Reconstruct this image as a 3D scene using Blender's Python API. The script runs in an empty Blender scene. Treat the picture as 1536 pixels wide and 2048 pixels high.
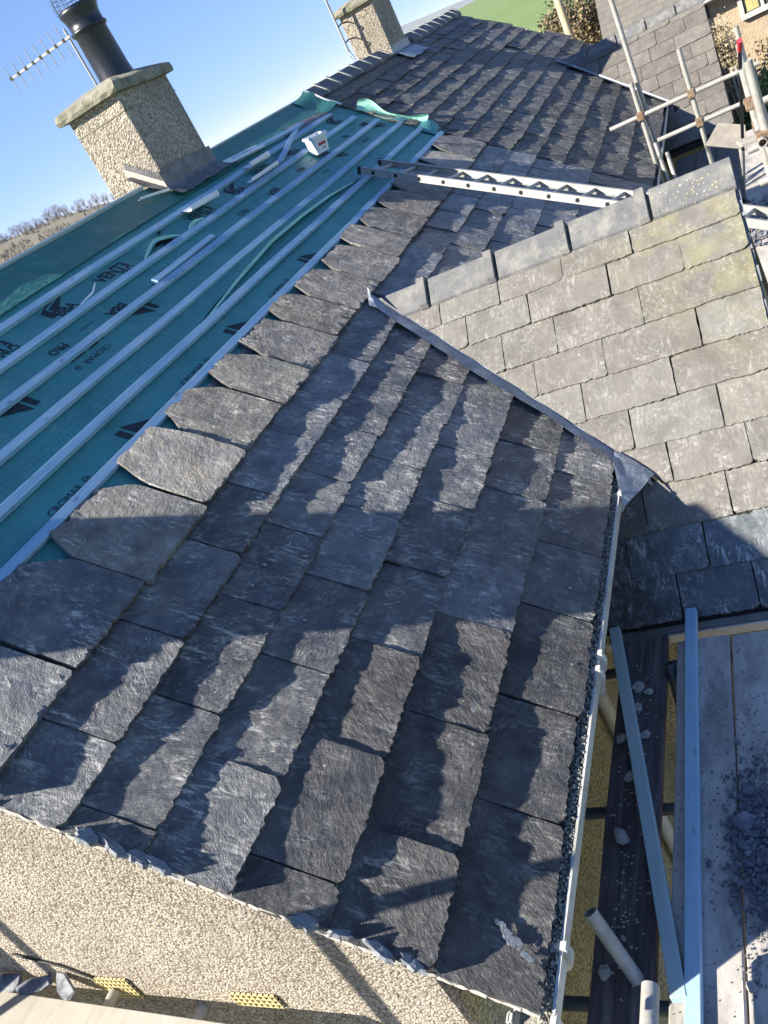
import bpy, bmesh, math, random
from mathutils import Matrix, Vector, noise, Euler
random.seed(7)
rad = math.radians
SC = bpy.context.scene
COL = SC.collection

# ------------------------------------------------------------------ camera
cam_d = bpy.data.cameras.new('camera')
cam = bpy.data.objects.new('camera', cam_d)
COL.objects.link(cam)
cam_d.sensor_fit = 'AUTO'
cam_d.sensor_width = 36.0
cam_d.lens = 36.0 * 1700.0 / 2048.0
cam_d.clip_start = 0.02
cam_d.clip_end = 20000
RX = Vector((0.84918, 0.28207, -0.44646))
RD = Vector((-0.22283, -0.57509, -0.78716))
RF = Vector((-0.47879, 0.76793, -0.42550))
M = Matrix.Identity(4)
for i in range(3):
    M[i][0] = RX[i]; M[i][1] = -RD[i]; M[i][2] = -RF[i]
M.translation = (1.20005, -1.27814, 2.56242)
cam.matrix_world = M
SC.camera = cam

# ------------------------------------------------------------------ light
TH = rad(37.356)            # pitch of the main roof
CT, ST = math.cos(TH), math.sin(TH)
U = Vector((-CT, 0, ST))    # up the main slope
N = Vector((ST, 0, CT))     # its normal
GRAZE = 0.064               # how far the sun stands above the plane of the main slope
SUN = (U - 0.62 * Vector((0, 1, 0)) + GRAZE * N).normalized()
w = bpy.data.worlds.new('World'); SC.world = w; w.use_nodes = True
nt = w.node_tree
bgn = nt.nodes['Background']
sky = nt.nodes.new('ShaderNodeTexSky'); sky.sky_type = 'NISHITA'; sky.sun_disc = False
sky.sun_elevation = math.asin(SUN.z); sky.sun_rotation = math.atan2(SUN.x, SUN.y)
sky.altitude = 200; sky.air_density = 1.0; sky.dust_density = 0.0; sky.ozone_density = 3.0
tcw = nt.nodes.new('ShaderNodeTexCoord'); vadd = nt.nodes.new('ShaderNodeVectorMath'); vadd.operation = 'ADD'; vadd.inputs[1].default_value = (0, 0, 0.16)
vnm = nt.nodes.new('ShaderNodeVectorMath'); vnm.operation = 'NORMALIZE'
nt.links.new(tcw.outputs['Generated'], vadd.inputs[0]); nt.links.new(vadd.outputs[0], vnm.inputs[0]); nt.links.new(vnm.outputs[0], sky.inputs[0])
tint = nt.nodes.new('ShaderNodeMix'); tint.data_type = 'RGBA'; tint.blend_type = 'MULTIPLY'; tint.inputs[0].default_value = 1.0; tint.inputs[7].default_value = (0.86, 0.97, 1.18, 1)
nt.links.new(sky.outputs[0], tint.inputs[6]); nt.links.new(tint.outputs[2], bgn.inputs[0]); bgn.inputs[1].default_value = 0.080
sd = bpy.data.lights.new('sun', 'SUN'); sd.energy = 5.0; sd.angle = rad(0.5); sd.color = (1.0, 0.93, 0.80)
so = bpy.data.objects.new('sun', sd); COL.objects.link(so)
so.rotation_mode = 'QUATERNION'; so.rotation_quaternion = SUN.to_track_quat('Z', 'Y')
SC.view_settings.view_transform = 'Standard'; SC.view_settings.look = 'None'
SC.view_settings.exposure = 1.38; SC.view_settings.gamma = 1.0

# ------------------------------------------------------------------ helpers
class MB:
    """collects faces of one mesh"""
    def __init__(s): s.v = []; s.f = []; s.sm = []
    def add(s, vs, fs, smooth=False):
        o = len(s.v); s.v += [tuple(p) for p in vs]; s.f += [tuple(i + o for i in f) for f in fs]; s.sm += [smooth] * len(fs); return s
    def hexa(s, p):  # 8 points: bottom 4 ccw, top 4 ccw
        return s.add(p, [(3, 2, 1, 0), (4, 5, 6, 7), (0, 1, 5, 4), (1, 2, 6, 5), (2, 3, 7, 6), (3, 0, 4, 7)])
    def box(s, lo, hi, m=None):
        (x0, y0, z0), (x1, y1, z1) = lo, hi
        p = [(x0, y0, z0), (x1, y0, z0), (x1, y1, z0), (x0, y1, z0), (x0, y0, z1), (x1, y0, z1), (x1, y1, z1), (x0, y1, z1)]
        if m is not None: p = [m @ Vector(q) for q in p]
        return s.hexa(p)
    def tube(s, pts, r, n=12, caps=True, hollow=0.0):
        pts = [Vector(p) for p in pts]; rings = []
        rs = r if isinstance(r, (list, tuple)) else [r] * len(pts)
        d0 = (pts[1] - pts[0]).normalized()
        a = d0.orthogonal().normalized()
        for i, p in enumerate(pts):
            if i == 0: d = d0
            elif i == len(pts) - 1: d = (p - pts[i - 1]).normalized()
            else: d = ((p - pts[i - 1]).normalized() + (pts[i + 1] - p).normalized()).normalized()
            a = (a - d * a.dot(d)).normalized(); b = d.cross(a)
            rings.append([p + (a * math.cos(2 * math.pi * k / n) + b * math.sin(2 * math.pi * k / n)) * rs[i] for k in range(n)])
        vs = [q for rg in rings for q in rg]
        fs = [(i * n + k, i * n + (k + 1) % n, (i + 1) * n + (k + 1) % n, (i + 1) * n + k) for i in range(len(pts) - 1) for k in range(n)]
        s.add(vs, fs, True)
        if caps and not hollow:
            s.add(rings[0], [tuple(range(n - 1, -1, -1))]); s.add(rings[-1], [tuple(range(n))])
        if hollow:
            for ring, p, q in ((rings[0], pts[0], pts[1]), (rings[-1], pts[-1], pts[-2])):
                d = (q - p).normalized()
                inn = [p + (x - p) * hollow for x in ring]; dp = [x + d * min(0.35, (q - p).length * 0.45) for x in inn]
                s.add(ring + inn, [(k, (k + 1) % n, n + (k + 1) % n, n + k) for k in range(n)])
                s.add(inn + dp, [(k, (k + 1) % n, n + (k + 1) % n, n + k) for k in range(n)], True)
                s.add(dp, [tuple(range(n))])
        return s
    def prism(s, poly, a, b):  # polygon (list of Vector) swept from offset a to offset b
        n = len(poly); a = Vector(a); b = Vector(b)
        p = [Vector(q) + a for q in poly] + [Vector(q) + b for q in poly]
        return s.add(p, [tuple(range(n - 1, -1, -1)), tuple(range(n, 2 * n))] + [(k, (k + 1) % n, n + (k + 1) % n, n + k) for k in range(n)])
    def lathe(s, c, prof, n=24, close=False):
        c = Vector(c); vs = []
        for r, z in prof:
            vs += [c + Vector((r * math.cos(2 * math.pi * k / n), r * math.sin(2 * math.pi * k / n), z)) for k in range(n)]
        fs = [(i * n + k, i * n + (k + 1) % n, (i + 1) * n + (k + 1) % n, (i + 1) * n + k) for i in range(len(prof) - 1) for k in range(n)]
        return s.add(vs, fs, True)
    def grid(s, P, nu, nv, smooth=True):  # P(u,v) -> point
        vs = [P(i / nu, j / nv) for j in range(nv + 1) for i in range(nu + 1)]
        return s.add(vs, [(j * (nu + 1) + i, j * (nu + 1) + i + 1, (j + 1) * (nu + 1) + i + 1, (j + 1) * (nu + 1) + i) for j in range(nv) for i in range(nu)], smooth)
    def mesh(s, name, mat, recalc=True, bevel=0.0):
        me = bpy.data.meshes.new(name); me.from_pydata(s.v, [], s.f)
        for p, q in zip(me.polygons, s.sm): p.use_smooth = q
        if recalc or bevel:
            bm = bmesh.new(); bm.from_mesh(me)
            if bevel:
                bmesh.ops.remove_doubles(bm, verts=bm.verts, dist=1e-5)
                bmesh.ops.bevel(bm, geom=[e for e in bm.edges if len(e.link_faces) == 2 and e.calc_face_angle(0) > 0.6], offset=bevel, segments=2, affect='EDGES', profile=0.5)
            bmesh.ops.recalc_face_normals(bm, faces=bm.faces); bm.to_mesh(me); bm.free()
        if mat: me.materials.append(mat)
        return me

def world_inv(p):
    m = Matrix.Identity(4); q = p; chain = []
    while q is not None: chain.append(q); q = q.parent
    for q in reversed(chain): m = m @ q.matrix_parent_inverse @ q.matrix_basis
    return m.inverted()
def put(name, me, parent=None, mat4=None):
    o = bpy.data.objects.new(name, me); COL.objects.link(o)
    if parent is not None:
        o.parent = parent; o.matrix_parent_inverse = world_inv(parent)
    if mat4 is not None: o.matrix_basis = mat4
    return o
def obj(name, mb, mat, parent=None, bevel=0.0, recalc=True):
    return put(name, mb.mesh(name, mat, recalc, bevel), parent)
def tag(o, label=None, cat=None, group=None, kind=None):
    if label: o['label'] = label
    if cat: o['category'] = cat
    if group: o['group'] = group
    if kind: o['kind'] = kind
    return o
def thing(name, loc, label, cat, group=None):
    o = bpy.data.objects.new(name, None); o.empty_display_size = 0.1; COL.objects.link(o); o.location = loc
    return tag(o, label, cat, group)
def S(s, y, off=0.0):           # a point of the main slope: s up from the eave, y along the house
    return U * s + Vector((0, y, 0)) + N * off
fb = lambda p, o=4: noise.fractal(Vector(p), 1.0, 2.0, o)

# ------------------------------------------------------------------ materials
class NT:
    def __init__(s, name):
        s.m = bpy.data.materials.new(name); s.m.use_nodes = True; s.t = s.m.node_tree
        s.b = s.t.nodes['Principled BSDF']; s.tc = None
    def n(s, typ, **kw):
        x = s.t.nodes.new(typ)
        for k, v in kw.items(): setattr(x, k, v)
        return x
    def L(s, a, b): s.t.links.new(a, b)
    def set(s, sock, v):
        if hasattr(v, 'is_linked') or hasattr(v, 'links'): s.L(v, sock)
        else: sock.default_value = v
    def coord(s, kind='Object'):
        if s.tc is None: s.tc = s.n('ShaderNodeTexCoord')
        return s.tc.outputs[kind]
    def geo(s): return s.n('ShaderNodeNewGeometry').outputs['Position']
    def rnd(s): return s.n('ShaderNodeObjectInfo').outputs['Random']
    def mapping(s, vec, scale=(1, 1, 1), loc=(0, 0, 0), rot=(0, 0, 0)):
        x = s.n('ShaderNodeMapping'); s.L(vec, x.inputs[0]); s.set(x.inputs[1], loc); s.set(x.inputs[2], rot); s.set(x.inputs[3], scale); return x.outputs[0]
    def noise(s, vec, scale, detail=4, rough=0.55, dist=0.0):
        x = s.n('ShaderNodeTexNoise'); s.L(vec, x.inputs['Vector']); x.inputs['Scale'].default_value = scale
        x.inputs['Detail'].default_value = detail; x.inputs['Roughness'].default_value = rough; x.inputs['Distortion'].default_value = dist
        return x.outputs['Fac']
    def vor(s, vec, scale, feat='F1', out='Distance'):
        x = s.n('ShaderNodeTexVoronoi'); x.feature = feat; s.L(vec, x.inputs['Vector']); x.inputs['Scale'].default_value = scale
        return x.outputs[out]
    def math(s, op, a, b=0.0, c=None):
        x = s.n('ShaderNodeMath'); x.operation = op; s.set(x.inputs[0], a); s.set(x.inputs[1], b)
        if c is not None: s.set(x.inputs[2], c)
        return x.outputs[0]
    def ramp(s, fac, stops, interp='LINEAR'):
        x = s.n('ShaderNodeValToRGB'); s.L(fac, x.inputs[0]); r = x.color_ramp; r.interpolation = interp
        while len(r.elements) < len(stops): r.elements.new(0.5)
        for e, (p, cc) in zip(r.elements, stops):
            e.position = p; e.color = (*cc, 1) if isinstance(cc, (tuple, list)) else (cc, cc, cc, 1)
        return x.outputs[0]
    def mix(s, fac, a, b, mode='MIX'):
        x = s.n('ShaderNodeMix'); x.data_type = 'RGBA'; x.blend_type = mode; s.set(x.inputs[0], fac)
        for k, v in ((6, a), (7, b)):
            s.set(x.inputs[k], (*v, 1) if isinstance(v, (tuple, list)) and len(v) == 3 else v)
        return x.outputs[2]
    def shift(s, vec, amt=50.0):   # a different piece of texture on each object
        x = s.n('ShaderNodeVectorMath'); x.operation = 'ADD'; s.L(vec, x.inputs[0])
        y = s.n('ShaderNodeCombineXYZ'); r = s.rnd(); q = s.math('MULTIPLY', r, amt)
        for k in range(3): s.L(q, y.inputs[k])
        s.L(y.outputs[0], x.inputs[1]); return x.outputs[0]
    def bump(s, h, dist=0.01, strength=1.0, prev=None):
        x = s.n('ShaderNodeBump'); s.L(h, x.inputs['Height']); x.inputs['Distance'].default_value = dist; x.inputs['Strength'].default_value = strength
        if prev is not None: s.L(prev, x.inputs['Normal'])
        return x.outputs[0]
    def out(s, col, rough=0.7, normal=None, metal=0.0, spec=None):
        s.set(s.b.inputs['Base Color'], (*col, 1) if isinstance(col, (tuple, list)) and len(col) == 3 else col)
        s.set(s.b.inputs['Roughness'], rough); s.set(s.b.inputs['Metallic'], metal)
        if spec is not None: s.set(s.b.inputs['Specular IOR Level'], spec)
        if normal is not None: s.L(normal, s.b.inputs['Normal'])
        return s.m

def mat_slate(name, dark, light, fleck, fl_amt, relief=0.004, ys=1.0, rough=0.55, spec=0.5, coat=0.75, vary=1.0):
    t = NT(name); v = t.shift(t.coord())
    q = t.math('MULTIPLY', t.rnd(), 2.2)
    cx = t.n('ShaderNodeCombineXYZ'); t.L(t.math('SUBTRACT', q, 1.1), cx.inputs[2])
    rv = t.n('ShaderNodeMapping'); t.L(v, rv.inputs[0]); t.L(cx.outputs[0], rv.inputs[2])
    riv = t.noise(t.mapping(rv.outputs[0], (34, 66, 40)), 1.0, 6, 0.70, 0.35)     # riven ridges
    scal = t.ramp(t.vor(t.mapping(rv.outputs[0], (16, 26, 20)), 1.0, 'SMOOTH_F1'), [(0.2, 0.0), (0.8, 1.0)])
    fine = t.noise(v, 210, 3, 0.6)
    big = t.noise(v, 5.5, 3, 0.55)
    st = t.noise(t.mapping(v, (52, 13, 30)), 1.0, 6, 0.72, 0.9)                   # pale flecks run down the slope
    stm = t.ramp(st, [(0.51, 0.0), (0.62, 1.0)])
    area = t.ramp(t.noise(v, 7.0, 2, 0.5), [(0.45, 0.0), (0.63, 1.0)])
    base = t.mix(t.ramp(big, [(0.3, 0.0), (0.7, 1.0)]), dark, light)
    rr = t.ramp(t.math('FRACT', t.math('MULTIPLY', t.rnd(), 7.31)), [(0.0, (1 - 0.4 * vary, 1 - 0.4 * vary, 1 - 0.38 * vary)), (0.4, (0.95, 0.92, 0.92)), (0.75, (1.0, 1.03, 1.06)), (1.0, (1 + 0.5 * vary, 1 + 0.47 * vary, 1 + 0.42 * vary))])
    base = t.mix(1.0, base, rr, 'MULTIPLY')
    c = t.mix(t.math('MULTIPLY', t.math('MULTIPLY', stm, area), fl_amt), base, fleck)
    sc1 = t.ramp(t.noise(t.mapping(rv.outputs[0], (30, 95, 40)), 1.0, 4, 0.75, 1.4), [(0.545, 0.0), (0.64, 1.0)])
    ar2 = t.ramp(t.noise(v, 9.0, 3, 0.6), [(0.50, 0.0), (0.64, 1.0)])
    c = t.mix(t.math('MULTIPLY', t.math('MULTIPLY', sc1, ar2), fl_amt), c, fleck)
    dust = t.ramp(t.noise(v, 16, 5, 0.7), [(0.5, 0.0), (0.8, 0.35)])
    c = t.mix(t.math('MULTIPLY', dust, fl_amt), c, fleck)
    sp = t.ramp(t.vor(v, 11.0), [(0.0, 1.0), (0.055, 1.0), (0.075, 0.0)])             # round lichens, few
    keep = t.ramp(t.noise(v, 4.3, 1, 0.5), [(0.60, 0.0), (0.64, 1.0)])
    c = t.mix(t.math('MULTIPLY', sp, t.math('MULTIPLY', keep, 0.7)), c, (0.42, 0.42, 0.38))
    amt = t.math('MULTIPLY', t.ramp(t.noise(v, 6.5, 3, 0.6), [(0.3, 0.35), (0.65, 1.0)]), t.ramp(t.rnd(), [(0.0, 1.0), (0.35, 0.55), (0.7, 1.15), (1.0, 0.75)]))
    h = t.math('ADD', t.math('MULTIPLY', t.math('MULTIPLY', t.math('ADD', riv, t.math('MULTIPLY', scal, 0.35)), amt), 1.0), t.math('MULTIPLY', fine, 0.10))
    nb = t.bump(h, relief)
    try: t.m.cycles.use_bump_map_correction = False
    except AttributeError: print('no bump correction switch')
    t.b.inputs['Coat Weight'].default_value = coat; t.L(t.math('ADD', 0.20, t.math('MULTIPLY', t.noise(v, 13.0, 4, 0.65), 0.34)), t.b.inputs['Coat Roughness']); t.b.inputs['Coat IOR'].default_value = 1.55
    return t.out(c, t.math('ADD', rough, t.math('MULTIPLY', big, 0.15)), nb, spec=spec)

def mat_plain(name, col, rough=0.6, metal=0.0, var=0.12, scale=12, bscale=60, bd=0.001, spec=None, stretch=(1, 1, 1), dirt=None, dirt_amt=0.4):
    t = NT(name); v = t.shift(t.coord())
    v2 = t.mapping(v, stretch)
    nz = t.noise(v2, scale, 5, 0.6)
    a = tuple(max(0, x * (1 - var)) for x in col); b = tuple(min(1, x * (1 + var)) for x in col)
    c = t.mix(t.ramp(nz, [(0.3, 0.0), (0.7, 1.0)]), a, b)
    if dirt is not None:
        d = t.ramp(t.noise(v2, scale * 0.6, 6, 0.68), [(0.48, 0.0), (0.68, 1.0)])
        c = t.mix(t.math('MULTIPLY', d, dirt_amt), c, dirt)
    return t.out(c, rough, t.bump(t.noise(v2, bscale, 4, 0.6), bd), metal, spec)

def mat_pebble(name, scale, tint=0.94, warm=1.0, dark=0.0):
    t = NT(name); v = t.geo()
    vv = t.mapping(v, (1, 1, 1.0))
    d = t.vor(vv, scale); cc = t.vor(vv, scale, 'F1', 'Color')
    sep = t.n('ShaderNodeSeparateColor'); t.L(cc, sep.inputs[0])
    k = tint
    c = t.ramp(sep.outputs[0], [(0.0, (0.13 * k, 0.10 * k, 0.08 * k)), (0.22, (0.30 * k, 0.245 * k, 0.19 * k * warm)), (0.5, (0.50 * k, 0.43 * k, 0.345 * k * warm)), (0.8, (0.66 * k, 0.60 * k, 0.51 * k * warm)), (1.0, (0.36 * k, 0.34 * k, 0.32 * k))])
    gap = t.ramp(d, [(0.35, 0.0), (0.75, 1.0)])
    c = t.mix(t.math('MULTIPLY', gap, 0.55), c, (0.13, 0.108, 0.084))
    big = t.ramp(t.noise(t.mapping(v, (1.6, 1.6, 0.7)), 2.2, 6, 0.68), [(0.40, 0.0), (0.72, 1.0)])
    c = t.mix(t.math('MULTIPLY', big, 0.45 + dark), c, (0.20, 0.175, 0.14))
    wp = t.ramp(t.noise(v, 0.9, 4, 0.6), [(0.35, 0.8), (0.65, 1.15)]); c = t.mix(1.0, c, wp, 'MULTIPLY')
    h = t.math('SUBTRACT', 1.0, d)
    return t.out(c, 0.9, t.bump(h, 0.55 / scale, 1.0))

def mat_wood(name, col, rough=0.65, axis='Y', amt=0.3, dark=(0.10, 0.09, 0.07), knots=0.5):
    t = NT(name); v = t.shift(t.coord())
    sc = {'X': (1.5, 60, 60), 'Y': (60, 1.5, 60)}[axis]
    g = t.noise(t.mapping(v, sc), 1.0, 4, 0.6, 0.3)
    c = t.mix(t.math('MULTIPLY', t.ramp(g, [(0.35, 0.0), (0.75, 1.0)]), amt * 1.8), col, tuple(x * 0.55 for x in col))
    b = t.noise(v, 2.2, 4, 0.6); c = t.mix(t.ramp(b, [(0.35, 0.0), (0.65, 0.75)]), c, tuple(min(1, x * 0.75 + 0.17) for x in col) if min(col) > 0.1 else tuple(x * 1.3 for x in col))
    sp = t.ramp(t.vor(t.mapping(v, (14, 5, 14) if axis == 'Y' else (5, 14, 14)), 1.0), [(0.05, 1.0), (0.16, 0.0)])
    c = t.mix(t.math('MULTIPLY', sp, knots), c, dark)
    return t.out(c, rough, t.bump(g, 0.0012))

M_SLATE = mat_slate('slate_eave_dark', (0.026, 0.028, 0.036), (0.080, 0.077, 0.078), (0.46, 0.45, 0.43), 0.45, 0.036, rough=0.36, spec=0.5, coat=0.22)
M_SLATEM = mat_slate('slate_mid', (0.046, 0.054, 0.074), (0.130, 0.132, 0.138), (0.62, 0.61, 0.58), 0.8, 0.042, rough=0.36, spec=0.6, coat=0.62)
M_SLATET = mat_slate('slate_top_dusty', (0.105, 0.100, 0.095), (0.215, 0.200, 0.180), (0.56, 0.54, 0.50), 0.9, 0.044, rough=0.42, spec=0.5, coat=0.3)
M_SLATEF = mat_slate('slate_far', (0.034, 0.036, 0.045), (0.105, 0.102, 0.098), (0.46, 0.45, 0.41), 0.8, 0.046, rough=0.42, spec=0.4, coat=0.22)
M_SLATEW = mat_slate('slate_buff', (0.108, 0.101, 0.092), (0.168, 0.158, 0.140), (0.44, 0.43, 0.39), 0.4, 0.006, rough=0.65, coat=0.15, vary=0.4)
M_SLATEW2 = mat_slate('slate_brown_far_wing', (0.100, 0.089, 0.080), (0.150, 0.135, 0.118), (0.40, 0.38, 0.34), 0.3, 0.006, rough=0.65, coat=0.15, vary=0.3)
M_UNDER = mat_plain('slate_broken', (0.17, 0.18, 0.20), 0.7, var=0.3, scale=25, bscale=70, bd=0.004)
M_RIDGE = mat_plain('ridge_clay', (0.125, 0.126, 0.130), 0.75, var=0.22, scale=11, bscale=70, bd=0.004, dirt=(0.33, 0.32, 0.27), dirt_amt=0.5)
M_RIDGEF = mat_plain('ridge_clay_dark', (0.10, 0.105, 0.115), 0.75, var=0.2, scale=9, bscale=90, bd=0.002, dirt=(0.25, 0.24, 0.2), dirt_amt=0.35)
M_MORTAR = mat_plain('mortar', (0.44, 0.41, 0.36), 0.9, var=0.15, scale=30, bscale=90, bd=0.003)
M_LEAD = mat_plain('lead_new', (0.27, 0.30, 0.34), 0.5, 0.25, var=0.18, scale=14, bscale=22, bd=0.010, dirt=(0.46, 0.50, 0.54), dirt_amt=0.6)
M_LEADD = mat_plain('lead_old', (0.105, 0.105, 0.115), 0.5, 0.3, var=0.25, scale=12, bscale=22, bd=0.006, dirt=(0.26, 0.26, 0.27), dirt_amt=0.5)
M_PEB = mat_pebble('pebbledash_gable', 104)
M_PEBS = mat_pebble('pebbledash_side', 95, 0.85, 0.62)
M_PEBC = mat_pebble('pebbledash_stack', 66, 0.95, 1.0, 0.18)
M_CAP = mat_plain('weathered_concrete', (0.26, 0.245, 0.19), 0.95, var=0.3, scale=9, bscale=70, bd=0.008, dirt=(0.11, 0.115, 0.07), dirt_amt=0.8)
M_POT = mat_plain('black_pot', (0.013, 0.017, 0.028), 0.36, var=0.25, scale=6, bscale=40, bd=0.0015, dirt=(0.05, 0.055, 0.07), dirt_amt=0.2)
M_WIRE = mat_plain('dark_wire', (0.06, 0.06, 0.07), 0.5, 0.6)
M_ALU = mat_plain('aluminium', (0.33, 0.33, 0.32), 0.5, 0.05, var=0.12, scale=10, bscale=40, bd=0.001, dirt=(0.34, 0.34, 0.33), dirt_amt=0.35)
M_GALV = mat_plain('galvanised_tube', (0.36, 0.35, 0.325), 0.55, 0.15, var=0.2, scale=14, bscale=60, bd=0.0015, dirt=(0.27, 0.255, 0.225), dirt_amt=0.55)
M_GALVD = mat_plain('dark_tube', (0.06, 0.075, 0.09), 0.45, 0.5, var=0.25, scale=14)
M_RUST = mat_plain('rusty_coupler', (0.20, 0.13, 0.085), 0.8, 0.2, var=0.4, scale=40, bscale=80, bd=0.004, dirt=(0.34, 0.29, 0.23), dirt_amt=0.5)
M_PVC = mat_plain('white_pvc', (0.52, 0.51, 0.48), 0.4, var=0.10, scale=8, bscale=50, bd=0.0006, dirt=(0.22, 0.21, 0.17), dirt_amt=0.7)
M_PVCG = mat_plain('grey_pvc', (0.40, 0.40, 0.38), 0.45, var=0.08, scale=8)
M_BATT = mat_wood('blue_batten', (0.205, 0.395, 0.575), 0.6, 'Y', 0.4, (0.10, 0.13, 0.19), 0.8)
M_BATTL = mat_wood('loose_batten', (0.29, 0.475, 0.62), 0.6, 'Y', 0.22, (0.14, 0.17, 0.2), 0.5)
M_BATTG = mat_wood('green_batten', (0.34, 0.46, 0.47), 0.6, 'Y', 0.25, (0.16, 0.16, 0.12), 0.5)
M_PLANK = mat_wood('pale_plank', (0.37, 0.335, 0.275), 0.8, 'X', 0.4, (0.2, 0.17, 0.12), 0.4)
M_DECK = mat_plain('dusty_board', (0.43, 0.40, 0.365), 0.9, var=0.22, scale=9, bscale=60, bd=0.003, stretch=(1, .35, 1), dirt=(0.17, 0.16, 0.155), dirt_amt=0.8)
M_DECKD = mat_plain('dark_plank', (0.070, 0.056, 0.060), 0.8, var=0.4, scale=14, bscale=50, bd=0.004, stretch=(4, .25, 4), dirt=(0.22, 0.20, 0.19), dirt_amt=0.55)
M_TEXT = mat_plain('print_ink', (0.010, 0.016, 0.026), 0.7)
M_PAPER = mat_plain('white_backing', (0.72, 0.73, 0.75), 0.6, var=0.05)
M_TUB = mat_plain('white_tub', (0.75, 0.77, 0.80), 0.35, var=0.03)
M_LABEL = mat_plain('tub_label', (0.70, 0.70, 0.72), 0.5, var=0.03)
M_RED = mat_plain('red_plastic', (0.65, 0.04, 0.06), 0.5)
M_BLACK = mat_plain('black_plastic', (0.015, 0.015, 0.017), 0.5)
M_YEL = mat_plain('yellow_terracotta', (0.62, 0.52, 0.27), 0.7, var=0.1, scale=20)
M_DARK = mat_plain('dark_void', (0.01, 0.01, 0.01), 0.9)
M_MOSS = mat_plain('gutter_grit', (0.36, 0.335, 0.275), 0.95, var=0.6, scale=60, bscale=120, bd=0.01, dirt=(0.36, 0.34, 0.29), dirt_amt=0.9)
M_STONE = mat_plain('loose_stone', (0.36, 0.345, 0.31), 0.9, var=0.35, scale=30, bscale=80, bd=0.006)
M_RUBB = mat_plain('slate_rubble', (0.095, 0.105, 0.135), 0.6, var=0.5, scale=18, bscale=60, bd=0.004, dirt=(0.36, 0.36, 0.35), dirt_amt=0.6)

def mat_underlay(name, col, back):
    t = NT(name); v = t.coord()
    nz = t.noise(v, 3.0, 4, 0.6); c = t.mix(t.ramp(nz, [(0.3, 0.0), (0.75, 1.0)]), col, tuple(min(1, x * 1.3) for x in col))
    sm = t.ramp(t.noise(v, 9.0, 5, 0.7), [(0.52, 0.0), (0.80, 0.30)])
    c = t.mix(sm, c, (0.30, 0.42, 0.42))
    wv = t.noise(t.mapping(v, (160, 160, 160)), 1.0, 2, 0.5)
    wr = t.noise(v, 11.0, 4, 0.6, 0.8)
    h = t.math('ADD', t.math('MULTIPLY', wv, 0.10), wr)
    return t.out(c, 0.5, t.bump(h, 0.014), spec=0.35)
M_MEM = mat_underlay('underlay_teal', (0.050, 0.215, 0.215), None)
M_MEMG = mat_underlay('underlay_green', (0.032, 0.150, 0.135), None)
M_MEMP = mat_underlay('underlay_reverse', (0.27, 0.52, 0.43), None)

# ------------------------------------------------------------------ slates
def slate_mesh(name, w, L, t, seed, nx=14, ny=10, rough=0.0012, jag=0.006, head=False, warp=0.003, chip=0.5, side=0.0035):
    r = random.Random(seed); so = r.random() * 100
    c1 = r.random() < chip and r.uniform(0.008, 0.03) or 0.003
    c2 = r.random() < chip and r.uniform(0.008, 0.03) or 0.003
    W1, W2 = r.uniform(-1, 1) * warp, r.uniform(-1, 1) * warp
    hd = r.uniform(0.24, 0.38); hk = r.uniform(-0.12, 0.12); hs = r.uniform(0.62, 0.74)
    top = []
    for j in range(ny + 1):
        fy = (j / ny) ** 1.35
        for i in range(nx + 1):
            fx = i / nx
            x, y = fx * w, fy * L
            k = max(0.0, 1 - fy * 9)
            jg = jag * (fb((x * 9 + so, so, 0), 3) * 0.9 + fb((x * 95, so + 9, 0), 3) * 1.5)
            y += k * jg
            dl, dr = x, w - x
            if dl < c1: y += k * (c1 - dl) * 0.9
            if dr < c2: y += k * (c2 - dr) * 0.9
            if i in (0, nx): x += side * fb((y * 30, so + 3 + i, 0), 3)
            if head and fy > 0.55:
                q = (fy - 0.55) / 0.45
                q2 = max(0.0, (fy - hs) / (1 - hs))
                fl = 1 - hd * 1.25 * q2 if fx < .5 else 1 - (hd + hk) * 1.25 * q2
                x = w * 0.5 + (x - w * 0.5) * fl
                x += q * 0.012 * fb((fx * 2 + so, y * 16, 3), 3); y += q * (0.035 * fb((x * 9 + so, 5, 0), 3))
            z = rough * (fb((x * 11 + so, y * 20, so), 4) * 1.5 + fb((x * 40 + so, y * 40, so), 2) * 0.3)
            z += W1 * math.sin(math.pi * fx) + W2 * (fx - 0.5)
            z -= k * 0.0012
            top.append((x, y, z))
    a = nx + 1
    loop = [i for i in range(a)] + [j * a + nx for j in range(1, ny + 1)] + [ny * a + i for i in range(nx - 1, -1, -1)] + [j * a for j in range(ny - 1, 0, -1)]
    fs = [(j * a + i, j * a + i + 1, (j + 1) * a + i + 1, (j + 1) * a + i) for j in range(ny) for i in range(nx)]
    m = MB(); m.add(top, fs, True)
    nb = len(top); bl = []
    for q in loop:
        x, y, z = top[q]
        e = 0.004 * (0.6 + fb((x * 50, y * 50, so + 7), 2))
        bl.append((x, y - (e if q < a else 0), -t + W1 * math.sin(math.pi * min(1, max(0, x / w))) + W2 * (x / w - 0.5)))
    n = len(loop); m.v += bl + [top[q] for q in loop]
    for k in range(n):
        m.f.append((nb + n + (k + 1) % n, nb + n + k, nb + k, nb + (k + 1) % n)); m.sm.append(False)
    m.f.append(tuple(nb + k for k in range(n - 1, -1, -1))); m.sm.append(False)
    return m.mesh(name, None, recalc=False)

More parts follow.
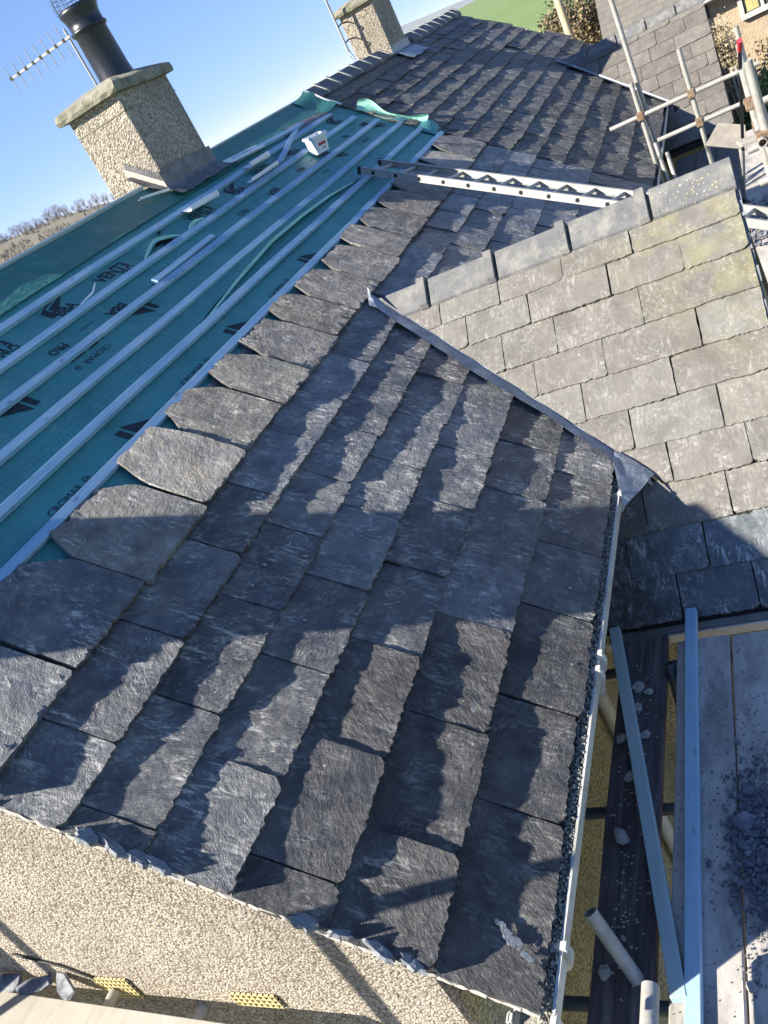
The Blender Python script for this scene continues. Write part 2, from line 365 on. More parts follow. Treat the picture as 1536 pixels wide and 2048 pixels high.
def bisect(me, mw, co, no):
    mi = mw.inverted(); lc = mi @ Vector(co); ln = (mi.to_3x3() @ Vector(no)).normalized()
    d = [(Vector(v.co) - lc).dot(ln) for v in me.vertices]
    if max(d) <= 0: return True
    if min(d) >= 0: return False
    bm = bmesh.new(); bm.from_mesh(me)
    bmesh.ops.bisect_plane(bm, geom=bm.verts[:] + bm.edges[:] + bm.faces[:], plane_co=lc, plane_no=ln, clear_outer=True)
    ok = len(bm.faces) > 3
    bm.to_mesh(me); bm.free(); return ok

def slope_matrix(xa, ua, na, org, tilt, rz=0.0):
    y = ua * math.cos(tilt) - na * math.sin(tilt); z = na * math.cos(tilt) + ua * math.sin(tilt)
    m = Matrix.Identity(4)
    for i in range(3): m[i][0] = xa[i]; m[i][1] = y[i]; m[i][2] = z[i]
    m.translation = org
    return m @ Matrix.Rotation(rz, 4, 'Z')

YA = Vector((0, 1, 0)); XA = Vector((1, 0, 0))
# cross wings: ridge runs along X
class Wing:
    def __init__(s, yr, zr, tw, x1, wl):
        s.yr, s.zr, s.tw, s.x1, s.wl = yr, zr, tw, x1, wl
        s.u = Vector((0, math.cos(tw), math.sin(tw))); s.n = Vector((0, -math.sin(tw), math.cos(tw)))
    def P(s, x, w, off=0.0): return Vector((x, s.yr, s.zr)) - s.u * w + s.n * off
    def xv(s, w): return -(s.zr - w * math.sin(s.tw)) / math.tan(TH)     # x of the valley at w
    def yv(s, sl): return s.yr - (s.zr - sl * ST) / math.tan(s.tw)        # y of the valley at slope distance sl
    def yv2(s, sl): return s.yr + (s.zr - sl * ST) / math.tan(s.tw)
W1 = Wing(4.432, 1.125, rad(45.4), 0.985, 2.66)
W2 = Wing(14.90, 1.10, rad(45.4), 0.86, 2.40)

# ------------------------------------------------------------------ the near house
GZ = -4.9
house = thing('rendered_house', (-3.37, 4.6, GZ), 'pebbledashed house in the foreground with half stripped slate roof and projecting gabled wing', 'house')
RS = 4.243                                # slope length eave to ridge
RXr, RZr = -RS * CT, RS * ST
WX = -0.30
# gable wall and long walls
def house_wall(y0, y1, name, mat, parent):
    d = 0.075; x0, x1 = 2 * RXr - WX, WX
    poly = [Vector((x1, 0, GZ)), Vector((x1, 0, -x1 * math.tan(TH) - d)), Vector((RXr, 0, RZr - d)), Vector((x0, 0, -x1 * math.tan(TH) - d)), Vector((x0, 0, GZ))]
    m = MB().prism(poly, (0, y0, 0), (0, y1, 0)); return obj(name, m, mat, parent)
wall = house_wall(0.0, 9.14, 'wall', M_PEB, house)
# side wall skin facing the scaffold, a little browner render
m = MB().box((WX - 0.02, 0.03, GZ), (WX + 0.004, 9.1, -0.02)); sidew = obj('side_render', m, M_PEBS, house)
# roof deck below the slates
def deck(y0, y1, s0, s1, off, mat, name, parent):
    m = MB().hexa([S(s0, y0, off - .03), S(s0, y1, off - .03), S(s1, y1, off - .03), S(s1, y0, off - .03), S(s0, y0, off), S(s0, y1, off), S(s1, y1, off), S(s1, y0, off)])
    return obj(name, m, mat, parent)
roof = deck(0.01, 9.14, 0.02, RS, -0.045, M_DARK, 'roof', house)
m = MB().hexa([Vector((RXr, 0.01, RZr - .075)), Vector((RXr, 9.14, RZr - .075)), Vector((2 * RXr, 9.14, -.075)), Vector((2 * RXr, 0.01, -.075)), Vector((RXr, 0.01, RZr - .045)), Vector((RXr, 9.14, RZr - .045)), Vector((2 * RXr, 9.14, -.045)), Vector((2 * RXr, 0.01, -.045))])
obj('rear_roof_slope', m, M_SLATEF, house)

TAILS = [0.0, 0.35, 0.71, 1.04, 1.36, 1.66, 1.955]        # eave course first
JOINTS = [[0.67, 1.2, 1.78, 2.28, 2.97], [0.40, 0.95, 1.54, 1.97, 2.61, 3.12], [0.15, 0.68, 1.23, 1.77, 2.33, 2.86, 3.4], [0.45, 0.98, 1.51, 2.08, 2.56, 3.08, 3.6],
          [0.10, 0.62, 1.22, 1.76, 2.25, 2.74, 3.27, 3.75], [0.35, 0.90, 1.48, 1.96, 2.51, 2.99, 3.51, 3.99], [0.59, 1.12, 1.73, 2.23, 2.76, 3.22, 3.72, 4.17]]
def valley_cut(W, me, mw, margin):
    # keep the near side of the valley line, stepped back by margin
    a = S(0, W.yv(0)); b = S(1.5, W.yv(1.5)); d = (b - a).normalized(); nn = N.cross(d)
    if nn.y < 0: nn = -nn
    return bisect(me, mw, a - nn * margin, nn)
cnt = 0
def main_slate(k, tail, e, L, y0, y1, parent, mat, seed, wing, hero, t0=0.0185, head=False):
    r = random.Random(seed); w_ = y1 - y0 - (r.uniform(0.012, 0.022) if head else r.uniform(0.004, 0.012))
    t = t0 * r.uniform(0.6, 1.35) * (1.1 if head else 1)
    tilt = t0 / e * r.uniform(0.72, 1.28)
    if hero: me = slate_mesh('slate', w_, L, t, seed, 34 if hero == 2 else 16, 12 if hero == 2 else 6, 0.0020, 0.0070, head, 0.0040)
    else: me = None
    org = S(tail + r.uniform(-0.008, 0.008), y0 + 0.003, 0.004 + r.uniform(-0.004, 0.005))
    if head: org = S(tail + r.uniform(-0.012, 0.012), y0 + 0.003, 0.016 + r.uniform(-.002, .004)); tilt = .010 + r.uniform(-.010, .010)
    mw = slope_matrix(YA, U, N, org, tilt, r.uniform(-1, 1) * rad(0.7))
    mw = mw @ Matrix.Rotation(r.uniform(-1, 1) * rad(0.9), 4, 'Y')
    return me, mw
for k, (tail, js) in enumerate(zip(TAILS, JOINTS)):
    e = (TAILS[k + 1] - tail) if k < 6 else 0.31
    ys = [-0.012] + js; r = random.Random(100 + k)
    while ys[-1] < 8.75: ys.append(ys[-1] + r.uniform(0.44, 0.58))
    ys[-1] = 9.12
    for i in range(len(ys) - 1):
        y0, y1 = ys[i], ys[i + 1]; ym = 0.5 * (y0 + y1)
        if y0 > W1.yv(tail) + 0.05 and y1 < W1.yv2(tail + e) - 0.05: continue
        top = k == 6
        L = 0.535 + r.uniform(-0.015, 0.02) if top else (0.80 if k == 5 else 0.60)  # over-long course below the top one, dark slate standing in for gap shadow
        me, mw = main_slate(k, tail, e, L, y0, y1, roof, M_SLATE, 1000 + k * 60 + i, W1, 2 if ym < 4.6 else 1, 0.0185, top)
        if ym < W1.yr and y1 > W1.yv(tail) - 0.3:
            if not valley_cut(W1, me, mw, 0.070): continue
        me.materials.append([M_SLATE, M_SLATE, M_SLATE, M_SLATEM, M_SLATEM, M_SLATEM, M_SLATET if y0 > 1.0 else M_SLATEM][k] if not ((k == 2 and y0 > 1.1) or (k < 2 and y0 > 1.45)) else M_SLATEM)  # light and shade in the tone: paler sunlit eave run, darker shaded top end
        o = put('slate', me, roof, mw)
# broken slate under-cloak along the verge
def shard(seed, sx, sy, t, n=9):
    r = random.Random(seed); pts = []
    for k in range(n):
        a = 2 * math.pi * k / n + r.uniform(-.25, .25); q = r.uniform(0.62, 1.05)
        pts.append(Vector((math.cos(a) * sx * q, math.sin(a) * sy * q, 0)))
    m = MB(); up = [p * r.uniform(0.78, 0.95) + Vector((0, 0, t * r.uniform(.7, 1.2))) for p in pts]
    m.add(pts + up, [tuple(range(n - 1, -1, -1)), tuple(range(n, 2 * n))] + [(k, (k + 1) % n, n + (k + 1) % n, n + k) for k in range(n)])
    return m
sv = [0.42, 0.53, 0.66, 0.78, 1.30, 1.37, 1.46, 1.56]
for i, s_ in enumerate(sv):
    mm = shard(40 + i, random.uniform(.05, .10), random.uniform(.022, .04), 0.014, 17).mesh('undercloak_slate', M_UNDER)
    mw = slope_matrix(-U, YA, N, S(s_, 0.0 - random.uniform(0, .01), -0.008), 0, random.uniform(-.35, .35)) @ Matrix.Rotation(random.uniform(-.45, .15), 4, 'X')
    put('undercloak_slate', mm, roof, mw)
m = MB()
for i in range(40):
    s0 = 0.02 + i * 0.055
    m.add(shard(300 + i, random.uniform(.03, .06), .02, .012).v and [S(s0 + v[0], -0.004 + v[1] * .6, -0.03 + v[2] + random.uniform(-.004, .004)) for v in shard(300 + i, .045, .022, .016).v], shard(300 + i, .045, .022, .016).f)
obj('verge_mortar', m, M_MORTAR, roof)

# pale lichen crusts on the eave slates
M_LICH = mat_plain('pale_lichen', (0.33, 0.33, 0.32), .95, var=.2, scale=40, bscale=90, bd=.004)
M_LICH2 = mat_plain('ochre_lichen', (0.36, 0.33, 0.20), .95, var=.2, scale=40)
rl = random.Random(21)
for i in range(30):
    if i < 16: s_, y, q = .06 + i * .0075 + rl.uniform(-.006, .006), .135 + i * .006 + rl.uniform(-.012, .012), rl.uniform(.010, .020)
    else: s_, y, q = rl.uniform(.03, 1.6), rl.uniform(.12, 2.4), rl.uniform(.006, .013)
    kx = max(k for k in range(7) if TAILS[k] <= s_ + .001); fr = s_ - TAILS[kx]
    if i >= 16 and not .03 < fr < .26: continue
    f = shard(3000 + i, q, q * rl.uniform(.6, 1.1), .0006, 16)
    mw = slope_matrix(YA, U, N, S(s_, y, .0072 - fr * .052), 0.054, rl.uniform(0, 6))
    put('lichen_patch', f.mesh('lichen_patch', M_LICH), roof, mw)
# ---- underlay, in lapped sheets
def hsheet(s, y): return 0.0034 * fb((s * 3 + y, y * 2.2 - s, 1.7), 3) + 0.0016 * math.sin(y * 10.5)
def bell(y, a, b):
    if y <= a or y >= b: return 0.0
    return math.sin(math.pi * (y - a) / (b - a)) ** 0.8
def sheet(name, s0f, s1, y0, y1, off, mat, liftf=None, ny=160, ns=12):
    def P(u_, v_):
        y = y0 + (y1(v_) - y0 if callable(y1) else (y1 - y0)) * u_
        a = s0f(y); s = a + (s1 - a) * v_
        l = liftf(y) * (1 - v_) ** 4 if liftf else 0.0
        return S(s, y, off + hsheet(s, y) + l)
    return obj(name, MB().grid(P, ny, ns), mat, underlay, recalc=False)
underlay = tag(put('underlay', MB().hexa([S(1.9, 0.02, -.044), S(1.9, 9.2, -.044), S(4.2, 9.2, -.044), S(4.2, 0.02, -.044), S(1.9, 0.02, -.0405), S(1.9, 9.2, -.0405), S(4.2, 9.2, -.0405), S(4.2, 0.02, -.0405)]).mesh('underlay', M_MEM), house))
underlay['label'] = 'teal breathable roofing underlay laid in lapped sheets under the battens'
gap = lambda y: bell(y, 3.3, 7.1)
sheet('underlay_sheet', lambda y: 1.95, 3.05, 0.02, 9.3, -0.036, M_MEM)
sheet('underlay_sheet', lambda y: 2.80 + 0.11 * gap(y) + 0.006 * math.sin(y * 4), 3.75, 0.02, 9.33, -0.0315, M_MEM, lambda y: 0.034 * gap(y) + 0.0015)
bb = lambda y: bell(y, 4.05, 4.62) ** 2
sheet('underlay_sheet', lambda y: 3.565 + 0.05 * bb(y) + 0.004 * math.sin(y * 5.3), 4.05, 0.02, 9.3, -0.0275, M_MEM, lambda y: 0.002 + 0.034 * bb(y), ny=260)
sheet('underlay_sheet', lambda y: 3.885 + 0.008 * math.sin(y * 1.7), 4.215, 0.02, 9.2, -0.020, M_MEMG, lambda y: 0.009)
# the fold over the ridge
def foldh(y): return 0.030 + 0.012 * fb((y * 1.3, 3, 0), 3) + 0.012 * bell(y, 2.0, 3.9)
def P(u_, v_):
    y = 0.02 + 9.13 * u_; a = (v_ - 0.5) * 2
    s = 4.262 - 0.06 * (1 - abs(a))
    if v_ <= 0.5: return S(4.16 + 0.062 * (1 + a), y, -0.024 + foldh(y) * (1 + a) ** 2 * 0.5)
    q = S(4.222, y, -0.024 + foldh(y) * 0.5); return q + Vector((-0.11 * a, 0, -0.09 * a * a))
obj('ridge_fold', MB().grid(P, 150, 8), M_MEMG, underlay)
# paler reverse side along the lifted edges
def ribbon(name, pts, wid, lift, mat, parent, n=60, curl=0.5):
    def C(t):
        q = t * (len(pts) - 1); i = min(int(q), len(pts) - 2); f = q - i
        f = f * f * (3 - 2 * f) if len(pts) > 3 else f
        return [pts[i][k] * (1 - f) + pts[i + 1][k] * f for k in range(3)]
    def P(u_, v_):
        s, y, o = C(u_); e = math.sin(math.pi * min(1, max(0, u_))) ** 0.5
        a = v_ * math.pi * curl
        return S(s + wid * e * math.sin(a) * 0.9, y, o + lift * e * (1 - math.cos(a)))
    return obj(name, MB().grid(P, n, 6), mat, parent)
ribbon('curled_edge', [(2.80, 3.45, -.024), (2.855, 4.1, -.008), (2.91, 4.9, 0.004), (2.905, 5.6, 0.004), (2.885, 6.2, -.004), (2.83, 6.8, -.018)], 0.026, 0.010, M_MEMP, underlay)
ribbon('curled_edge', [(3.566, 4.06, -.022), (3.60, 4.22, 0.0), (3.618, 4.34, 0.008), (3.60, 4.48, 0.0), (3.57, 4.62, -.02)], 0.035, 0.012, M_MEMP, underlay)
ribbon('curled_edge', [(3.565, 3.2, -.022), (3.585, 3.4, -.018), (3.63, 3.5, -.014), (3.65, 3.53, -.016)], 0.014, 0.012, M_PAPER, underlay)
ribbon('curled_edge', [(3.565, 4.75, -.02), (3.575, 4.9, -.015), (3.57, 5.05, -.02)], 0.03, 0.015, M_MEMP, underlay)
# end flap turned back against the old slates
def P(u_, v_):
    s = 3.62 - 0.86 * u_; a = v_ * 2.2
    y = 9.13 + 0.24 * math.sin(a) * (0.55 + 0.45 * u_) + 0.02 * math.sin(u_ * 9)
    return S(s, y, -0.01 + 0.07 * (1 - math.cos(a)) * (0.6 + 0.4 * math.sin(u_ * 7 + 0.6)) + 0.012 * math.sin(u_ * 13))
obj('turned_flap', MB().grid(P, 40, 10), M_MEMP, underlay)
def P(u_, v_):
    s = 2.80 - 0.30 * u_; return S(s, 9.02 + 0.5 * v_ * (1 - 0.5 * u_), -0.015 + 0.05 * math.sin(v_ * 2.6) * (0.5 + 0.5 * math.sin(u_ * 5)))
obj('turned_flap', MB().grid(P, 16, 8), M_MEM, underlay)
def P(u_, v_):
    s = 4.26 - 0.45 * u_; return S(s, 8.75 + 0.42 * v_ - 0.1 * u_, -0.012 + 0.07 * v_ * v_ * (1 - 0.4 * u_) + 0.01 * math.sin(u_ * 8))
obj('turned_flap', MB().grid(P, 16, 8), M_MEMG, underlay)
def P(u_, v_):
    s = 4.27 - 0.50 * u_; return S(s, 9.11 - 0.03 * u_ + 0.025 * v_ + .02 * math.sin(u_ * 8), 0.055 + 0.012 * v_ - .035 * u_)
obj('curled_edge', MB().grid(P, 16, 3), M_PAPER, underlay)
def P(u_, v_):
    return S(3.98 - 0.17 * v_ - .1 * u_, 7.75 + 0.95 * u_, -0.012 + 0.02 * math.sin(v_ * 3))
obj('grey_patch', MB().grid(P, 10, 4), M_LEADD, underlay)

# ---- printing on the sheets
TXT = bpy.data.curves.new('print', 'FONT')
def text_mesh(txt, size, sx=1.0, bold=0.0):
    TXT.body = txt; TXT.size = size; TXT.align_x = 'CENTER'; TXT.align_y = 'CENTER'; TXT.offset = bold; TXT.resolution_u = 3
    o = bpy.data.objects.new('print', TXT); COL.objects.link(o); bpy.context.view_layer.update()
    me = bpy.data.meshes.new_from_object(o.evaluated_get(bpy.context.evaluated_depsgraph_get())); bpy.data.objects.remove(o)
    vs = [(v.co.x * sx, v.co.y) for v in me.vertices]; fs = [tuple(p.vertices) for p in me.polygons]; return vs, fs
def stamp(name, shape, s, y, off, flip=False, mat=None):
    vs, fs = shape; k = -1 if flip else 1
    m = MB(); m.add([S(s + k * b, y + k * a, off + 0.0022 + hsheet(s + k * b, y + k * a)) for a, b in vs], fs)
    return obj(name, m, mat or M_TEXT, underlay, recalc=False)
T_VENT = text_mesh('VENT3', 0.125, 1.0, 0.004); T_PRO = text_mesh('PRO', 0.078, 1.1, 0.002); T_BBA = text_mesh('BBA', 0.105, 1.05, 0.004)
T_CRO = text_mesh('CROMAR', 0.062, 1.05, 0.0); T_SM = text_mesh('BBA APPROVED', 0.022, 1.0, 0.0)
WEDGE = ([(-.23, -.07), (-.165, -.07), (-.165, .03), (-.02, .085), (.10, .095), (-.12, .06), (-.23, .02),
          (-.15, -.045), (-.13, -.045), (.06, .06), (.06, .072), (-.15, .018)], [(0, 1, 2, 3, 4, 5, 6), (7, 8, 9, 10, 11)])
WED2 = ([(-.24, -.06), (-.19, -.06), (-.19, .06), (-.24, .06), (-.165, -.06), (.04, -.06), (-.165, .075)], [(0, 1, 2, 3), (4, 5, 6)])
def ringshape(r0, r1, n=16):
    vs = [(math.cos(2 * math.pi * k / n) * q, math.sin(2 * math.pi * k / n) * q) for q in (r0, r1) for k in range(n)]
    bar = [(-.015, -.003), (.015, -.003), (.015, .003), (-.015, .003)]
    return vs + bar, [(k, (k + 1) % n, n + (k + 1) % n, n + k) for k in range(n)] + [(2 * n, 2 * n + 1, 2 * n + 2, 2 * n + 3)]
RING = ringshape(0.017, 0.022)
OFU, OFM, OFL = -0.0275, -0.0315, -0.036
for k in range(5):
    y = 2.40 + 1.36 * k
    stamp('print_mark', T_VENT, 3.655, y, OFU); stamp('print_mark', T_PRO, 3.592, y + .10, OFU)
    stamp('print_mark', T_BBA, 3.612, y + 0.72, OFU); stamp('print_mark', WEDGE, 3.68, y + 0.80, OFU)
for k in range(6):
    y = 1.95 + 1.36 * k
    stamp('print_mark', T_BBA, 3.36, y, OFM, True); stamp('print_mark', WED2, 3.215, y - 0.04, OFM, True); stamp('print_mark', T_SM, 3.40, y - .3, OFM, True)
    stamp('print_mark', T_PRO, 3.385, y + 0.72, OFM, True); stamp('print_mark', T_VENT, 3.285, y + .80, OFM, True)
    stamp('print_mark', T_CRO, 3.17, y + 0.80, OFM, True); stamp('print_mark', RING, 3.175, y + 0.60, OFM)
    if k < 3:
        stamp('print_mark', T_CRO, 2.585, y - 0.46, OFL); stamp('print_mark', RING, 2.59, y - 0.27, OFL)
        stamp('print_mark', WED2, 2.60, y + 0.36, OFL)
m = MB()
for s_, off in ((2.865, OFM), (2.905, OFM)):
    for i in range(110):
        y = 0.1 + i * 0.036
        m.add([S(s_ - .001, y, off + .0045), S(s_ - .001, y + .018, off + .0045), S(s_ + .0012, y + .018, off + .0045), S(s_ + .0012, y, off + .0045)], [(0, 1, 2, 3)])
tag(obj('print_dashes', m, M_TEXT, underlay), kind='stuff')

# ---- battens nailed over the underlay
def batten(s0, y0, s1, y1, w_, h, mat, name='batten', parent=None, off=-0.024, seed=0):
    a, b = S(s0, y0, off), S(s1, y1, off); L = (b - a).length; d = (b - a) / L
    xa = N.cross(d) * -1; m4 = Matrix.Identity(4)
    xa = d.cross(N)
    for i in range(3): m4[i][0] = xa[i]; m4[i][1] = d[i]; m4[i][2] = N[i]
    m4.translation = a
    r = random.Random(seed); n = max(2, int(L / 0.6)); mb = MB(); vs = []; fs = []
    ph = r.random() * 9
    for k in range(n + 1):
        y = L * k / n; dx = 0.012 * fb((y * .5 + ph, 1, 0), 2); dz = 0.004 * fb((y * .9 + ph, 7, 0), 2)
        if k in (0, n): dx *= .5
        c = 0.003
        for x, z in ((-w_ / 2, 0), (w_ / 2, 0), (w_ / 2, h - c), (w_ / 2 - c, h), (-w_ / 2 + c, h), (-w_ / 2, h - c)): vs.append((x + dx, y, z + dz * (1 if k not in (0, n) else 0)))
    for k in range(n):
        for q in range(6): fs.append((k * 6 + q, k * 6 + (q + 1) % 6, (k + 1) * 6 + (q + 1) % 6, (k + 1) * 6 + q))
    fs += [tuple(range(5, -1, -1)), tuple(n * 6 + q for q in range(6))]
    mb.add(vs, fs)
    o = put(name, mb.mesh(name, mat), parent, m4); return o
GA = 0.25; S6 = 2.518
ends = [8.72, 8.85, 8.98, 9.06, 9.1, 9.12]
for i in range(6):
    s_ = S6 + (5 - i) * GA
    ds = [0.0, 0.0, 0.0, 0.0, 0.005, 0.0][i]
    cut = [4.3, 6.9, 3.9, 5.6, 6.3, 4.9][i]
    batten(s_ + ds, 0.05, s_, cut, 0.056, 0.029, M_BATT, 'batten', house, seed=i)
    batten(s_, cut + 0.004, s_ - 0.004, ends[i], 0.056, 0.029, M_BATT, 'batten', house, seed=20 + i)
# ridge board on edge, pale, stopping at the chimney
m = MB(); a0, a1 = 3.30, 5.26
for (yy0, yy1, s_, h) in ((a0, a1, 4.243, 0.012),):
    m.hexa([S(s_ - .012, yy0, -.12), S(s_ - .012, yy1, -.12), S(s_ + .014, yy1, -.12), S(s_ + .014, yy0, -.12), S(s_ - .006, yy0, h), S(s_ - .006, yy1, h), S(s_ + .016, yy1, h), S(s_ + .016, yy0, h)])
obj('ridge_board', m, M_BATTG, house, bevel=.002)
m = MB(); m.hexa([S(4.245, 6.45, -.12), S(4.245, 9.0, -.12), S(4.27, 9.0, -.12), S(4.27, 6.45, -.12), S(4.25, 6.45, -.005), S(4.25, 9.0, -.005), S(4.268, 9.0, -.005), S(4.268, 6.45, -.005)])
obj('ridge_board', m, M_BATTG, house, bevel=.002)

# ------------------------------------------------------------------ chimneys
def chimney(parent, y0, y1, x0, x1, ztop, zb, pot, name='chimney_stack', lead=True):
    m = MB(); b = 0.0
    nz, nv = 14, 8
    mm = MB().box((x0, y0, zb), (x1, y1, ztop))
    st = obj(name, mm, M_PEBC, parent, bevel=.012)
    # cast slab with broken edges, its top falling away to a low dome
    ov = 0.06; n = 10; vs = []; top = []
    cx, cy = (x0 + x1) / 2, (y0 + y1) / 2; hx, hy = (x1 - x0) / 2 + ov, (y1 - y0) / 2 + ov
    ring = []
    for sx, sy, ex, ey in ((-1, -1, 1, -1), (1, -1, 1, 1), (1, 1, -1, 1), (-1, 1, -1, -1)):
        for k in range(n):
            f = k / n; ring.append((sx + (ex - sx) * f, sy + (ey - sy) * f))
    R = len(ring)
    for lev, (sc, z) in enumerate(((1.0, ztop - 0.004), (1.02, ztop + 0.03), (1.0, ztop + 0.072), (0.86, ztop + 0.098), (0.45, ztop + 0.14), (0.1, ztop + 0.15))):
        for k, (a, b_) in enumerate(ring):
            q = 0.012 * fb((a * 4 + y0, b_ * 4, lev * 1.3), 3) if lev < 4 else 0
            vs.append((cx + a * hx * sc + q, cy + b_ * hy * sc + q, z + q * .5))
    fs = [(l * R + k, l * R + (k + 1) % R, (l + 1) * R + (k + 1) % R, (l + 1) * R + k) for l in range(5) for k in range(R)] + [tuple(5 * R + k for k in range(R)), tuple(range(R - 1, -1, -1))]
    obj('cap_slab', MB().add(vs, fs), M_CAP, st)
    if pot:
        c = (cx + pot[0], cy + pot[1], ztop + 0.10); r = pot[2]; h = pot[3]
        prof = [(r * 1.06, 0), (r * 1.0, 0.1), (r * .96, h * .66), (r * 1.0, h * .68), (r * 1.10, h * .70), (r * 1.10, h * .725), (r * 1.0, h * .74), (r * 1.0, h * .82), (r * 1.06, h * .9), (r * 1.16, h * .95), (r * 1.16, h), (r * 1.0, h), (r * .9, h * .8), (r * .88, h * .4)]
        po = obj('chimney_pot', MB().lathe(c, prof, 32), M_POT, st)
        obj('pot_inside', MB().lathe((c[0], c[1], c[2] + h * .42), [(r * .9, 0), (0.001, 0)], 32), M_DARK, po)
        if pot[4]:
            g = MB(); cc = Vector(c) + Vector((0, 0, h)); gr = r * 1.25; gh = r * 1.9
            for k in range(7):
                a = math.pi * k / 7
                pts = []
                for q in range(13):
                    f = q / 12; an = math.pi * f
                    rr = gr * math.cos(an) if True else 0
                    z = gh * math.sin(an) ** .8
                    pts.append(cc + Vector((math.cos(a) * rr * (0.9 + .1 * math.sin(an)), math.sin(a) * rr * (0.9 + .1 * math.sin(an)), z - .02)))
                g.tube(pts, 0.0022, 5)
            for f in (.12, .24, .36, .48, .6, .72, .84):
                rr = gr * math.cos(math.asin(f ** 1.25)); z = gh * f - .02
                g.tube([cc + Vector((rr * math.cos(t * math.pi / 10), rr * math.sin(t * math.pi / 10), z)) for t in range(21)], 0.0019, 5, False)
            obj('bird_guard', g, M_WIRE, po)
    # horizontal day joint in the render
    zj = ztop - 0.15; e = .004
    j = MB()
    for lo, hi in (((x0 - e, y0 - e, zj), (x1 + e, y0 + .002, zj + .009)), ((x1 - .002, y0 - e, zj), (x1 + e, y1 + e, zj + .009))): j.box(lo, hi)
    obj('render_joint', j, M_CAP, st)
    return st
ch1 = chimney(house, 5.395, 6.26, -3.79, -3.222, 3.285, 2.05, (0.085, 0.02, 0.150, 0.62, True))
ch1['label'] = 'square pebbledashed stack with black pot and wire guard'
# lead round the foot of the chimney
m = MB()
def P(u_, v_):   # apron down the +X face
    y = 5.34 + 0.95 * u_; w_ = v_
    base = Vector((-3.214, y, 2.62 + .01 * math.sin(u_ * 5)))
    if v_ < 0.42: return base + Vector((0.006, 0, -0.15 * v_ / 0.42))
    q = (v_ - 0.42) / 0.58; p = S(4.03 - 0.13 * q, y, 0.016 + 0.006 * math.sin(u_ * 15 + 1) * q + 0.004 * math.sin(u_ * 31) * q)
    return p
obj('apron_flashing', MB().grid(P, 36, 12), M_LEADD, ch1)
def P(u_, v_):   # stepped side flashing on the -Y face
    s = 4.42 - 0.36 * u_; b_ = Vector((-s * CT, 5.386, s * ST)); q = v_
    if q < .5: return b_ + Vector((0, 0, 0.13 * (1 - q / .5)))
    return S(s, 5.386 - 0.12 * (q - .5) / .5, 0.014 + 0.014 * math.sin(u_ * 9) * (q - .5))
obj('step_flashing', MB().grid(P, 20, 10), M_LEADD, ch1)
m = MB(); m.hexa([(-3.54, 5.372, 2.70), (-3.212, 5.372, 2.455), (-3.212, 5.39, 2.455), (-3.54, 5.39, 2.70), (-3.54, 5.372, 2.78), (-3.212, 5.372, 2.52), (-3.212, 5.39, 2.52), (-3.54, 5.39, 2.78)])
obj('mortar_fillet', m, M_MORTAR, ch1, bevel=.004)
# white backing paper curling round the foot
def curl(pts, wid, up, name='backing_paper'):
    def P(u_, v_):
        a = pts[0]; b = pts[1]; s = a[0] + (b[0] - a[0]) * u_; y = a[1] + (b[1] - a[1]) * u_
        an = v_ * 2.4
        return S(s - wid * math.sin(an) * .6, y + .01 * math.sin(5 * u_), up * (1 - math.cos(an)) * (.75 + .25 * u_) + .014)
    obj(name, MB().grid(P, 14, 8), M_PAPER, house)
curl([(3.74, 4.98), (3.70, 5.42)], 0.15, 0.045)
curl([(3.78, 6.28), (3.75, 6.66)], 0.15, 0.05)
curl([(4.0, 6.3), (3.95, 7.0)], 0.16, 0.012)
curl([(3.60, 5.95), (3.585, 6.55)], 0.10, 0.035)
curl([(4.12, 4.95), (4.03, 5.3)], 0.04, 0.02)
# added stump, out of view beyond the gable, sized to shade the slope
shade_stump = chimney(house, -0.68, 0.05, -3.79, -3.222, 2.74, -4.9, None)
shade_stump['label'] = 'added capped stump out of view beyond the gable, casting shade on the slope'
# short lengths of batten left lying among the fixed ones
def loose_on_roof(s0, y0, s1, y1, off, label, w_=.05, h=.034, mat=M_BATT):
    o = batten(s0, y0, s1, y1, w_, h, mat, 'loose_batten', None, off, int(y0 * 100)); return tag(o, label, 'batten', None)
loose_on_roof(3.33, 3.76, 3.345, 4.72, -.023, 'short blue batten offcut laid against the upper side of a batten below the chimney')
loose_on_roof(3.94, 6.45, 3.865, 8.05, -.016, 'pale blue batten lying loose along the top batten beyond the chimney')
loose_on_roof(3.585, 6.70, 3.88, 7.98, -.018, 'short batten lying slantwise between the two top battens')

# ---- eave gutter
def gutter(y0, y1, parent, end0=False):
    pr = [(-.105, -.035), (-.105, -.09), (-.085, -.118), (.005, -.118), (.03, -.095), (.033, -.038), (.038, -.035), (.038, -.029), (.027, -.029), (.025, -.05), (.021, -.09), (.002, -.110), (-.082, -.110), (-.097, -.088), (-.097, -.035)]
    m = MB(); n = len(pr)
    m.add([(x, y, z) for y in (y0, y1) for x, z in pr], [(k, (k + 1) % n, n + (k + 1) % n, n + k) for k in range(n)] + [tuple(range(n)), tuple(range(2 * n - 1, n - 1, -1))])
    return obj('gutter', m, M_PVC, parent)
g1 = gutter(-0.09, 3.14, house)
for y in (0.0,):
    m = MB(); m.box((-.112, y - .035, -.125), (.048, y + .0, -.119)); m.box((.0435, y - .04, -.12), (.049, y, -.022)); m.box((-.113, y - .04, -.12), (-.1065, y, -.018)); m.box((.028, y - .035, -.027), (.049, y - .005, -.020)); m.box((-.118, y - .035, -.03), (-.098, y - .005, -.018))
    obj('gutter_bracket', m, M_PVC, g1, bevel=.0015)
